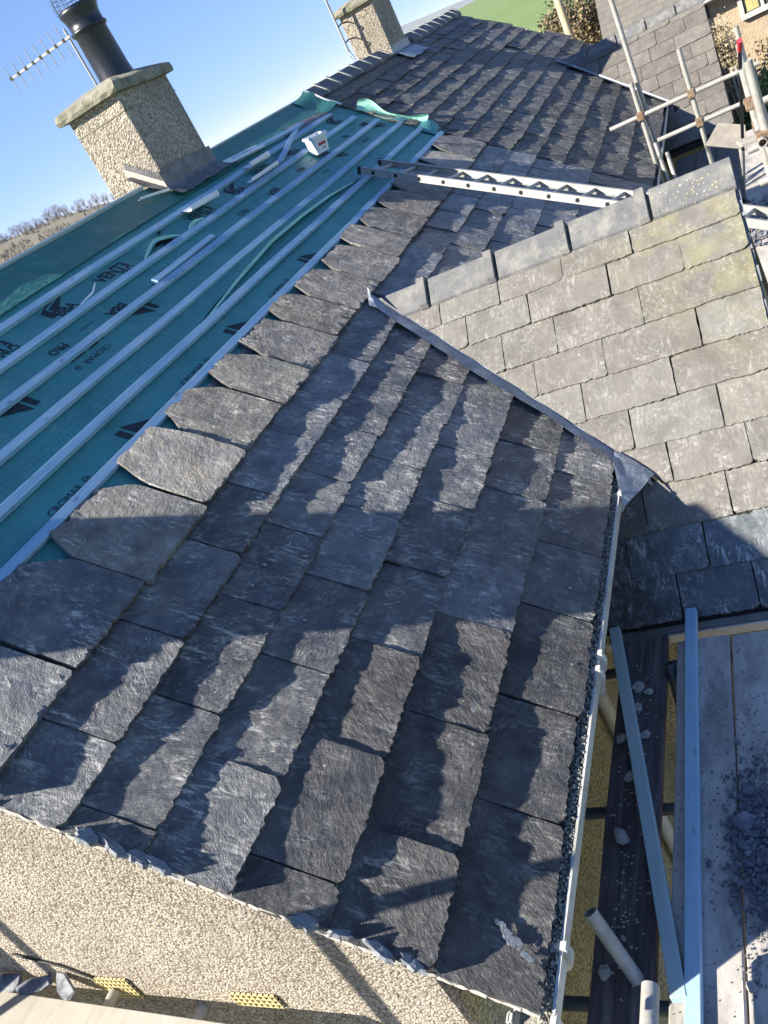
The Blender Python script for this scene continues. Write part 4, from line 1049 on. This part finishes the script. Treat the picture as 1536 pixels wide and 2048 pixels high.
FR = [(.475, 1.17, .075, .055, 'largest flat slate piece at the left of the rubble heap'), (.50, 1.33, .05, .03, 'slate piece at the top of the rubble heap'), (.60, 1.25, .06, .04, 'broad slate piece in the middle of the rubble heap'), (.57, .98, .055, .045, 'pale slate piece below the middle of the rubble heap'),
      (.62, .88, .05, .035, 'slate piece at the lower right of the rubble heap'), (.43, .90, .03, .022, 'small slate piece beside the board joint below the heap'), (.47, 1.05, .045, .03, 'slate piece lying over the joint between two boards'), (.60, 1.10, .06, .045, 'dark slate piece at the right of the rubble heap')]
for i, (x, y, a, b_, lb) in enumerate(FR):
    me = shard(900 + i, a, b_, .010, 6).mesh('slate_fragment', M_RUBB)
    o = put('slate_fragment', me, None, Matrix.Translation((x, y, ZD + .012 + .02 * (i in (2, 7, 3)))) @ Euler((random.uniform(-.15, .25), random.uniform(-.2, .2), random.uniform(0, 6))).to_matrix().to_4x4())
    tag(o, lb, 'slate', 'slate fragments in the rubble')
ST_ = [(-.02, 2.03, .032, 'pale flat stone near the far end of the dark plank'), (.035, 1.99, .022, 'small stone beside the pale flat stone on the dark plank'), (-.085, 1.69, .026, 'rounded stone on the gutter side edge of the dark plank'), (-.02, 1.89, .026, 'stone on the dark plank left of the slanting batten'),
       (.03, 1.70, .024, 'stone on the dark plank right of the slanting batten'), (-.05, 1.12, .030, 'long pale chip halfway along the dark plank'), (-.03, 1.45, .026, 'broken slate bit close to the slanting batten on the dark plank'), (-.075, .50, .026, 'white lump by the raking tube on the dark plank'), (.475, .47, .02, 'white stone in the joint between two grey boards')]
for i, (x, y, q, lb) in enumerate(ST_):
    r = random.Random(50 + i); bm = bmesh.new(); bmesh.ops.create_icosphere(bm, subdivisions=2, radius=q)
    for v in bm.verts: v.co *= 1 + .35 * fb(v.co * 60 + Vector((i * 9, 0, 0)), 2); v.co.z *= .55; v.co.y *= (1.7 if i == 5 else 1.2)
    me = bpy.data.meshes.new('stone'); bm.to_mesh(me); bm.free(); me.materials.append(M_STONE)
    tag(put('stone', me, None, Matrix.Translation((x, y, ZD + q * .4)) @ Matrix.Rotation(r.uniform(0, 6), 4, 'Z')), lb, 'stone', 'loose stones on the scaffold boards')
# plank in front of the gable
o = lying('scaffold_board', (-3.3, -.175, .005), (-.9, -.275, .005), .25, .04, M_PLANK, 'sunlit pale scaffold plank along the foot of the gable'); o['category'] = 'board'
for x in (-2.6, -1.6): pass
gsc = thing('scaffold', (-1.9, -.95, GZ), 'tube scaffold carrying the pale plank in front of the gable', 'scaffold')
for (x, y, z1) in ((-1.78, -.95, 1.9), (-3.4, -.95, 2.6)): obj('standard', MB().tube([(x, y, GZ), (x, y, z1)], .028, 12), M_GALV, gsc)
obj('ledger', MB().tube([(-3.6, -.92, -.09), (-.8, -.92, -.09)], .028, 12), M_GALV, gsc)
for x in (-3.1, -1.9): obj('transom', MB().tube([(x, -1.0, -.025), (x, -.02, -.025)], .024, 12), M_GALV, gsc)
for i, (x, y, a) in enumerate(((-2.32, -.035, .3), (-2.12, -.03, -.5), (-2.5, -.04, .2))):
    o = put('slate_offcut', shard(640 + i, .12, .05, .012, 7).mesh('slate_offcut', M_RUBB), None, Matrix.Translation((x, y - .02, .05)) @ Euler((.5, .1, a)).to_matrix().to_4x4())
    tag(o, ['slate offcut leaning between the plank and the gable, middle of three', 'slate offcut leaning between the plank and the gable, nearest the air brick', 'slate offcut leaning between the plank and the gable, leftmost'][i], 'slate', 'slate offcuts behind the plank')

# ------------------------------------------------------------------ scaffold between the two wings
sc2 = thing('scaffold', (0.6, 9.0, GZ), 'galvanised tube scaffold between the two gabled wings with guard rails and standards', 'scaffold')
def tubeo(a, b_, r_=.027, name='standard', mat=M_GALV, par=None, hollow=.84): return obj(name, MB().tube([a, b_], r_, 14, hollow=hollow), mat, par or sc2)
YS = 10.1
tubeo((.06, YS + .08, .04), (.07, YS + .08, 3.2), .029)
tubeo((-.01, YS, -.9), (.005, YS, .99)); tubeo((.59, YS, -.9), (.59, YS, 1.11)); tubeo((1.20, YS, GZ), (1.20, YS, 1.06))
tubeo((-.37, YS - .06, .605), (1.33, YS - .06, .61), name='guard_rail'); tubeo((.10, YS - .06, .265), (1.25, YS - .06, .275), name='guard_rail')
tubeo((.07, YS - .1, .26), (.11, YS - .35, -.7), .024); tubeo((.16, YS - .1, .1), (.20, YS - .5, -.7), .024)
for x, z in ((.0, .605), (.59, .605), (.59, .27), (1.20, .61)):
    obj('coupler', MB().box((x - .04, YS - .1, z - .045), (x + .04, YS + .036, z + .045)), M_RUST, sc2, bevel=.008)
YE = 5.3
tubeo((1.215, YE, GZ), (1.215, YE, 1.47), .029); tubeo((1.165, YE + .5, GZ), (1.175, YE + .5, 1.35), .029)
tubeo((1.05, 6.9, .52), (1.6, 6.9, .53), name='ledger'); tubeo((1.18, 5.2, .96), (1.18, 9.2, .99), name='ledger', r_=.030); tubeo((1.10, 5.1, .74), (1.6, 5.1, .75), name='ledger'); tubeo((1.15, 6.3, .98), (1.6, 6.3, 1.0), name='ledger')
tubeo((1.25, 4.6, .30), (1.25, 11.5, .32), name='ledger')
for p in ((1.2, YE, .98), (1.19, YE + .5, .94), (1.18, YE + .3, 1.15)):
    obj('coupler', MB().box((p[0] - .05, p[1] - .045, p[2] - .04), (p[0] + .05, p[1] + .045, p[2] + .04)), M_RUST, sc2, bevel=.008)
for y in (7.5, 9.5, 12.2): tubeo((-.28, y, -.78), (1.5, y, -.78), name='transom', mat=M_GALVD)
M_DECKS = mat_plain('shaded_board', (0.115, 0.108, 0.100), 0.9, var=0.3, scale=10, bscale=60, bd=0.003, dirt=(0.22, 0.21, 0.20), dirt_amt=0.4)  # shade between the wings put into the board colour
labs = ['grey board in shade beside the eave between the wings', 'second board from the eave between the wings', 'third board from the eave between the wings, littered', 'board under the ladder foot between the wings']
for i in range(4):
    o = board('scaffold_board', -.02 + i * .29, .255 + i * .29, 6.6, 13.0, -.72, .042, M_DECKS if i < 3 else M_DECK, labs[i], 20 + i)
lb = put('blue_board', MB().box((1.17, 6.2, -.70), (1.45, 9.5, -.66)).mesh('blue_board', M_BATTL, True, .004)); tag(lb, 'pale blue timber board lying at the outer edge between the wings', 'board')
pl = put('plank_offcut', MB().box((-.17, -.09, 0), (.17, .09, .03)).mesh('plank_offcut', M_PLANK, True, .004), None, Matrix.Translation((1.16, 7.0, .56)) @ Euler((.0, .1, .2)).to_matrix().to_4x4()); tag(pl, 'short brown plank offcut resting on the scaffold ledger by the tall standards', 'plank')
# big sunlit slate slab leaning on the guard rail
sl = MB(); poly = [Vector((.60, YS - .75, -.03)), Vector((.60, YS - .75, -.03)), ]
pts = [Vector((0.585, 9.9, .02)), Vector((.775, 10.0, .185)), Vector((1.04, 9.85, .075)), Vector((1.0, 9.75, -.17))]
nn = (pts[1] - pts[0]).cross(pts[3] - pts[0]).normalized()
sl.prism(pts, nn * -.012, nn * .012)
tag(obj('slate_slab', sl, mat_plain('slab_stone', (0.20, 0.182, 0.162), 0.8, var=.2, scale=9, bscale=40, bd=.003)), 'large pale five sided slate slab leaning in the scaffold between the wings', 'slab')
# red tipped pole
pp = thing('telescopic_pole', (.82, 9.6, -.70), 'thin black and grey telescopic pole with red tip leaning on the scaffold', 'pole')
a, b_ = Vector((.83, 9.6, -.69)), Vector((1.20, 6.6, 1.415))
q = lambda f: a + (b_ - a) * f
obj('lower_tube', MB().tube([q(.04), q(.42)], .017, 10), M_ALU, pp); obj('upper_tube', MB().tube([q(.42), q(.96)], .015, 10), M_BLACK, pp); obj('red_tip', MB().tube([q(.96), q(1.0)], .02, 10), M_RED, pp); obj('foot', MB().tube([q(0), q(.04)], .022, 10), M_BLACK, pp)
m = MB(); r = random.Random(9)
for i in range(160):
    x, y = r.uniform(.75, 1.1), r.uniform(8.0, 9.6); s_ = r.uniform(.01, .035); f = frag(r.randint(0, 10 ** 6), s_ * 1.4, s_, s_ * .5)
    rt = Euler((r.uniform(-.6, .6), r.uniform(-.6, .6), r.uniform(0, 6))).to_matrix(); m.add([rt @ Vector(v) + Vector((x, y, -.70 + s_ * .5)) for v in f.v], f.f)
tag(obj('slate_rubble', m, M_RUBB), 'broken slate litter on the boards between the wings', 'rubble', kind='stuff')

# ------------------------------------------------------------------ land
M_GRASS = None
def mat_land():
    t = NT('land'); v = t.geo()
    big = t.noise(v, 0.012, 4, 0.6); med = t.noise(v, 0.15, 4, 0.6); fine = t.noise(v, 3.0, 3, 0.6)
    g = t.mix(t.ramp(med, [(0.3, 0.0), (0.7, 1.0)]), (0.115, 0.185, 0.045), (0.165, 0.235, 0.070))
    br = t.mix(t.ramp(med, [(0.3, 0.0), (0.7, 1.0)]), (0.16, 0.135, 0.085), (0.24, 0.205, 0.13))
    sep = t.n('ShaderNodeSeparateXYZ'); t.L(v, sep.inputs[0])
    left = t.ramp(t.math('ADD', t.math('MULTIPLY', sep.outputs[0], -0.002), t.math('MULTIPLY', t.math('SUBTRACT', big, 0.5), 1.2)), [(0.30, 0.0), (0.55, 1.0)])
    c = t.mix(left, g, br)
    c = t.mix(t.ramp(fine, [(0.4, 0.0), (0.8, 0.3)]), c, (0.07, 0.09, 0.035))
    return t.out(c, 0.95, t.bump(fine, 0.05))
M_LAND = mat_land()
def land_h(az, r_):     # az degrees from +Y towards +X
    z = GZ
    if r_ > 40:
        f = min(1, (r_ - 40) / 400)
        if az < -22:
            k = min(1, (-22 - az) / 10)
            el = -.4 + max(0, (-az - 32)) * 0.19 + 0.10 * math.sin(az * .9) if az > -38 else 0.74 + (-az - 38) * .15 + .10 * math.sin(az * .9)
            crest = 2.56 + 620 * math.tan(rad(el - .25))
            q = max(0.0, min(1, (r_ - 170) / 450)); q = q * q * (3 - 2 * q)
            z = GZ * (1 - k) + k * (GZ - 22 * min(1, (r_ - 40) / 130) * (1 - q) + (crest - GZ) * q)
            if r_ > 620: z -= k * (r_ - 620) * .05
        else:
            z += 0
        if -26 < az < 12:
            k = min(1, (az + 26) / 6) if az < -20 else 1
            rise = (2.56 + 520 * math.tan(rad(.10))) - GZ
            q = max(0.0, min(1, (r_ - 60) / 460)); q = q ** 1.4
            z += k * rise * q
            if r_ > 520: z -= k * (r_ - 520) * .03
    return z + (0.6 * fb((az * .2, r_ * .01, 0), 3) if 60 < r_ < 3000 else 0)
m = MB(); rr_ = [0, 12, 25, 40, 60, 80, 105, 135, 170, 210, 255, 300, 350, 400, 450, 500, 560, 620, 700, 850, 1200, 2500, 6000, 14000]
na = 180
def lp(i, j):
    az = -180 + 360 * i / na; r_ = rr_[j]; z = land_h(az, r_) if r_ < 3000 else -60
    return (1.2 + r_ * math.sin(rad(az)), -1.28 + r_ * math.cos(rad(az)), z)
vs = [lp(i, j) for j in range(len(rr_)) for i in range(na)]
m.add(vs, [(j * na + i, j * na + (i + 1) % na, (j + 1) * na + (i + 1) % na, (j + 1) * na + i) for j in range(len(rr_) - 1) for i in range(na)], True)
tag(obj('ground', m, M_LAND), 'fields and ground around the houses', kind='structure')
M_YARD = mat_plain('yard_gravel', (0.27, 0.225, 0.16), .95, var=.35, scale=30, bscale=60, bd=.01, dirt=(.16, .135, .10), dirt_amt=.6)
m = MB(); m.add([(-14, -14, GZ + .03), (12, -14, GZ + .03), (12, 24, GZ + .03), (-14, 24, GZ + .03)], [(0, 1, 2, 3)])
tag(obj('yard', m, M_YARD), 'gravel yard round the houses', kind='structure')
# far hill line
M_HILL = mat_plain('far_moor', (0.13, 0.14, 0.12), 1.0, var=.25, scale=.002, bscale=.01, bd=.5)
m = MB()
def P(u_, v_):
    az = -19.5 + 20 * u_; el = max(.0, .80 - .10 * abs(az + 17.0) ** 1.15 + .10 * fb((az * .35, 2, 0), 3))
    r_ = 3800 + 900 * v_; z = -60 + (2.5 + 4700 * math.tan(rad(el)) + 60) * v_ ** 1.3
    return (1.2 + r_ * math.sin(rad(az)), -1.28 + r_ * math.cos(rad(az)), z)
tag(obj('hills', m.grid(P, 80, 10), M_HILL), 'low blue moorland hills on the horizon', kind='structure')

# ---- bare trees along the hill crest
M_TWIG = mat_plain('bare_twigs', (0.15, 0.125, 0.10), .95, var=.25, scale=.5)
def bare_tree(seed, H):
    r = random.Random(seed); tr = MB(); cr = MB()
    tr.tube([(0, 0, -.6), (r.uniform(-.1, .1), 0, H * .25), (r.uniform(-.3, .3), r.uniform(-.2, .2), H * .55)], [.28, .22, .12], 6)
    for k in range(260):
        a = r.uniform(0, 6.28); f = r.random() ** .5; zc = r.uniform(.22, 1.0); wd = H * .40 * math.sin(math.pi * min(1, (zc - .08) * .95)) ** .7
        p = Vector((math.cos(a) * wd * f, math.sin(a) * wd * f, H * zc)); d = Vector((math.cos(a) * .7, math.sin(a) * .7, r.uniform(.5, 1.3))).normalized() * r.uniform(.5, 1.3)
        s_ = Vector((r.uniform(-1, 1), r.uniform(-1, 1), .2)).normalized() * .045
        q = p - d; cr.add([q - s_, q + s_, p + d], [(0, 1, 2)])
    for k in range(14):
        a = r.uniform(0, 6.28); z0 = r.uniform(.2, .5) * H; L = H * r.uniform(.25, .42)
        cr.tube([(0, 0, z0), (math.cos(a) * L * .5, math.sin(a) * L * .5, z0 + L * .5), (math.cos(a) * L * .8, math.sin(a) * L * .8, z0 + L * 1.1)], [.10, .06, .02], 4, False)
    return tr.mesh('trunk', M_TWIG), cr.mesh('crown', M_TWIG, False)
TV = [bare_tree(60 + k, 7.0) for k in range(5)]
r = random.Random(12); k = 0
tl = ['bare winter tree in the row along the left skyline crest']
az = -46.5
while az < -33.5:
    rd = r.uniform(560, 622); x, y = 1.2 + rd * math.sin(rad(az)), -1.28 + rd * math.cos(rad(az)); z = land_h(az, rd)
    tro, cro = TV[k % 5]; sz = r.uniform(.6, 1.15)
    t = thing('bare_tree', (x, y, z), tl[0], 'tree', 'bare trees along the hill crest'); t.scale = (sz, sz, sz); t.rotation_euler = (0, 0, r.uniform(0, 6))
    for nm, me in (('trunk', tro), ('crown', cro)):
        o = bpy.data.objects.new(nm, me); COL.objects.link(o); o.parent = t
    az += r.uniform(.16, .42); k += 1
# scrub wood on the hill flank, one mass
m = MB()
for i in range(5000):
    az = r.uniform(-46, -33); rd = r.uniform(430, 600)
    if fb((az * .8, rd * .02, 4), 3) < -.05: continue
    x, y = 1.2 + rd * math.sin(rad(az)), -1.28 + rd * math.cos(rad(az)); z = land_h(az, rd); h = r.uniform(1, 3.5); a = r.uniform(0, 3.14); d = Vector((math.cos(a), math.sin(a), 0)) * r.uniform(.15, .5)
    p = Vector((x, y, z)); m.add([p - d, p + d, p + Vector((r.uniform(-.5, .5), r.uniform(-.5, .5), h))], [(0, 1, 2)])
tag(obj('hillside_scrub', m, M_TWIG, recalc=False), 'brown leafless scrub covering the flank of the left hill', 'scrub', kind='stuff')

# ------------------------------------------------------------------ house and garden top right
M_CREAM = mat_plain('cream_render', (0.43, 0.335, 0.235), .9, var=.15, scale=3, bscale=25, bd=.02, dirt=(.26, .20, .13), dirt_amt=.5)
def mat_farroof():
    t = NT('far_slate_courses'); v = t.geo()
    br = t.n('ShaderNodeTexBrick'); t.L(t.mapping(v, (1, 0, 1.0), rot=(rad(0), 0, 0)), br.inputs['Vector'])
    mp = t.mapping(v, (1, 1, 1), rot=(rad(90), 0, 0)); t.L(mp, br.inputs['Vector'])
    br.inputs['Color1'].default_value = (.125, .115, .10, 1); br.inputs['Color2'].default_value = (.155, .142, .122, 1); br.inputs['Mortar'].default_value = (.085, .078, .07, 1)
    br.inputs['Scale'].default_value = 1; br.inputs['Mortar Size'].default_value = .008; br.inputs['Brick Width'].default_value = .22; br.inputs['Row Height'].default_value = .11
    c = t.mix(t.ramp(t.noise(v, 3, 4, .6), [(.3, 0), (.8, .5)]), br.outputs[0], (.20, .185, .16))
    return t.out(c, .8)
M_FR = mat_farroof()
h3 = thing('neighbour_house', (1.5, 24, GZ), 'cream rendered house with grey slate roof and white window behind the far wing', 'house')
EY, EZ = 20.0, .48
obj('wall', MB().box((-1.0, EY + .25, GZ), (7.0, 27, EZ - .05)), M_CREAM, h3)
m = MB(); m.hexa([(-1.33, EY, EZ - .04), (7.3, EY, EZ - .04), (7.3, 23.6, EZ + 2.9), (-1.33, 23.6, EZ + 2.9), (-1.33, EY, EZ), (7.3, EY, EZ), (7.3, 23.6, EZ + 2.95), (-1.33, 23.6, EZ + 2.95)])
obj('roof', m, M_FR, h3)
obj('gutter', MB().tube([(-1.3, EY - .05, EZ - .03), (7.3, EY - .05, EZ - .03)], .055, 10), M_PVC, h3)
obj('corner_board', MB().box((.72, EY + .22, GZ), (.80, EY + .255, EZ - .06)), M_WIRE, h3)
win = obj('window', MB().box((1.42, EY + .22, -.14), (2.9, EY + .256, EZ - .1)), mat_plain('window_glass', (.07, .08, .07), .08, spec=.8), h3)
m = MB()
for lo, hi in (((1.33, EY + .16, -.22), (1.42, EY + .27, EZ - .06)), ((1.33, EY + .15, -.24), (3.0, EY + .27, -.14)), ((1.74, EY + .18, -.14), (1.80, EY + .26, EZ - .06)), ((2.3, EY + .18, -.14), (2.36, EY + .26, EZ - .06))): m.box(lo, hi)
obj('window_frame', m, M_PVC, win, bevel=.006)
obj('curtain', MB().box((1.45, EY + .205, -.12), (1.70, EY + .218, EZ - .1)), mat_plain('ochre_curtain', (.42, .36, .16), .8, var=.3, scale=30, stretch=(1, 1, .05)), win)

def leafy(name, c, rx, ry, rz, n, size, mats, label, cat, seed, stem_h):
    r = random.Random(seed); t = thing(name, (c[0], c[1], GZ), label, cat)
    for mi, mat in enumerate(mats):
        m = MB()
        for i in range(n // len(mats)):
            v = Vector((r.gauss(0, 1), r.gauss(0, 1), r.gauss(0, 1))).normalized() * (r.random() ** .4) * (1 + .35 * fb((r.random() * 3, mi, 2), 2))
            p = Vector(c) + Vector((v.x * rx, v.y * ry, v.z * rz)) * (1 + .3 * fb((v.x * 2.4 + seed, v.y * 2.4, v.z * 2.4), 3))
            if mi and fb((p.x * 1.2, p.y * 1.2, p.z * 1.2 + seed), 2) < 0: continue
            a = Vector((r.uniform(-1, 1), r.uniform(-1, 1), r.uniform(-1, 1))).normalized(); b2 = a.orthogonal().normalized(); s_ = size * r.uniform(.5, 1.3)
            m.add([p - a * s_, p + b2 * s_ * .5, p + a * s_, p - b2 * s_ * .5], [(0, 1, 2, 3)])
        obj('foliage', m, mat, t, recalc=False)
    m = MB()
    for k in range(6): a = r.uniform(0, 6.28); m.tube([(c[0], c[1], GZ), (c[0] + math.cos(a) * rx * .3, c[1] + math.sin(a) * ry * .3, c[2] - rz * .3), (c[0] + math.cos(a) * rx * .7, c[1] + math.sin(a) * ry * .7, c[2] + rz * .5)], [.05, .04, .01], 6)
    obj('stem', m, M_TWIG, t)
    return t
M_LG = mat_plain('green_leaf', (.10, .17, .035), .6, var=.4, scale=8); M_LY = mat_plain('yellow_leaf', (.24, .25, .07), .6, var=.4, scale=8)
M_LB = mat_plain('brown_leaf', (.24, .185, .10), .8, var=.4, scale=6); M_LD = mat_plain('dark_leaf', (.035, .06, .02), .6, var=.4, scale=8)
leafy('shrub', (1.40, 15.3, -1.45), .62, .7, .95, 12000, .050, [M_LG, M_LY, M_LD], 'yellow green leafy shrub beside the far wing gable', 'shrub', 4, 1)
leafy('hedge', (2.2, 17.4, -1.15), 1.05, .8, 1.0, 24000, .045, [M_LB, M_LB, M_LY], 'brown winter hedge below the white window', 'hedge', 5, 1)
leafy('shrub', (2.3, 13.6, -1.9), .9, .9, 1.0, 6000, .055, [M_LG, M_LD], 'dark green shrub behind the scaffold standards at the right edge', 'shrub', 6, 1)
leafy('shrub', (.95, 18.9, -.55), .28, .3, .8, 2500, .03, [mat_plain('dry_stem', (.42, .36, .24), .9, var=.3, scale=8), M_LB], 'pale dry bush against the cream wall', 'shrub', 8, 1)
leafy('hedge', (-2.0, 22.5, .35), 1.0, .7, 1.5, 26000, .045, [M_LB, M_LB, M_TWIG], 'brown bare hedge behind the far end of the terrace', 'hedge', 9, 1)
sf = thing('slatted_panel', (1.0, 17.2, GZ), 'weathered slatted fence panel beside the far wing gable', 'fence')
for k in range(6): obj('slat', MB().box((.93 + k * .075, 17.2, -2.2), (.97 + k * .075, 17.23, -.50)), M_PLANK, sf)
obj('fence_rail', MB().box((.92, 17.232, -.62), (1.36, 17.25, -.55)), M_PLANK, sf)
po = tag(obj('wooden_post', MB().tube([(-2.15, 21.5, GZ), (-2.12, 21.5, 3.0)], .09, 10), mat_wood('pole_wood', (.52, .42, .24), .8, 'Y', .3)), 'tan wooden pole rising behind the far end of the terrace', 'pole')
fp = thing('field_gate_post', (-4.0, 27, GZ), 'weathered gate post and sloping rail at the edge of the green field', 'fence')
obj('post', MB().box((-4.2, 27, GZ), (-3.98, 27.2, 1.25)), M_PLANK, fp); obj('rail', MB().tube([(-4.1, 27.1, 1.1), (-6.2, 30, -.6)], .07, 6), M_PLANK, fp)

# ------------------------------------------------------------------ clear winter air, thin haze over the far hills
hz = bpy.data.materials.new('air'); hz.use_nodes = True; ht = hz.node_tree; ht.nodes.clear()
ho = ht.nodes.new('ShaderNodeOutputMaterial'); hv = ht.nodes.new('ShaderNodeVolumePrincipled'); hv.inputs['Density'].default_value = 1.1e-4; hv.inputs['Color'].default_value = (0.86, 0.92, 1.0, 1); hv.inputs['Anisotropy'].default_value = 0.0
ht.links.new(hv.outputs[0], ho.inputs['Volume'])
hb = obj('haze', MB().box((-14500, -14500, -75), (14500, 14500, 140)), hz); tag(hb, 'thin bluish air between the camera and the far hills', 'haze', kind='stuff')
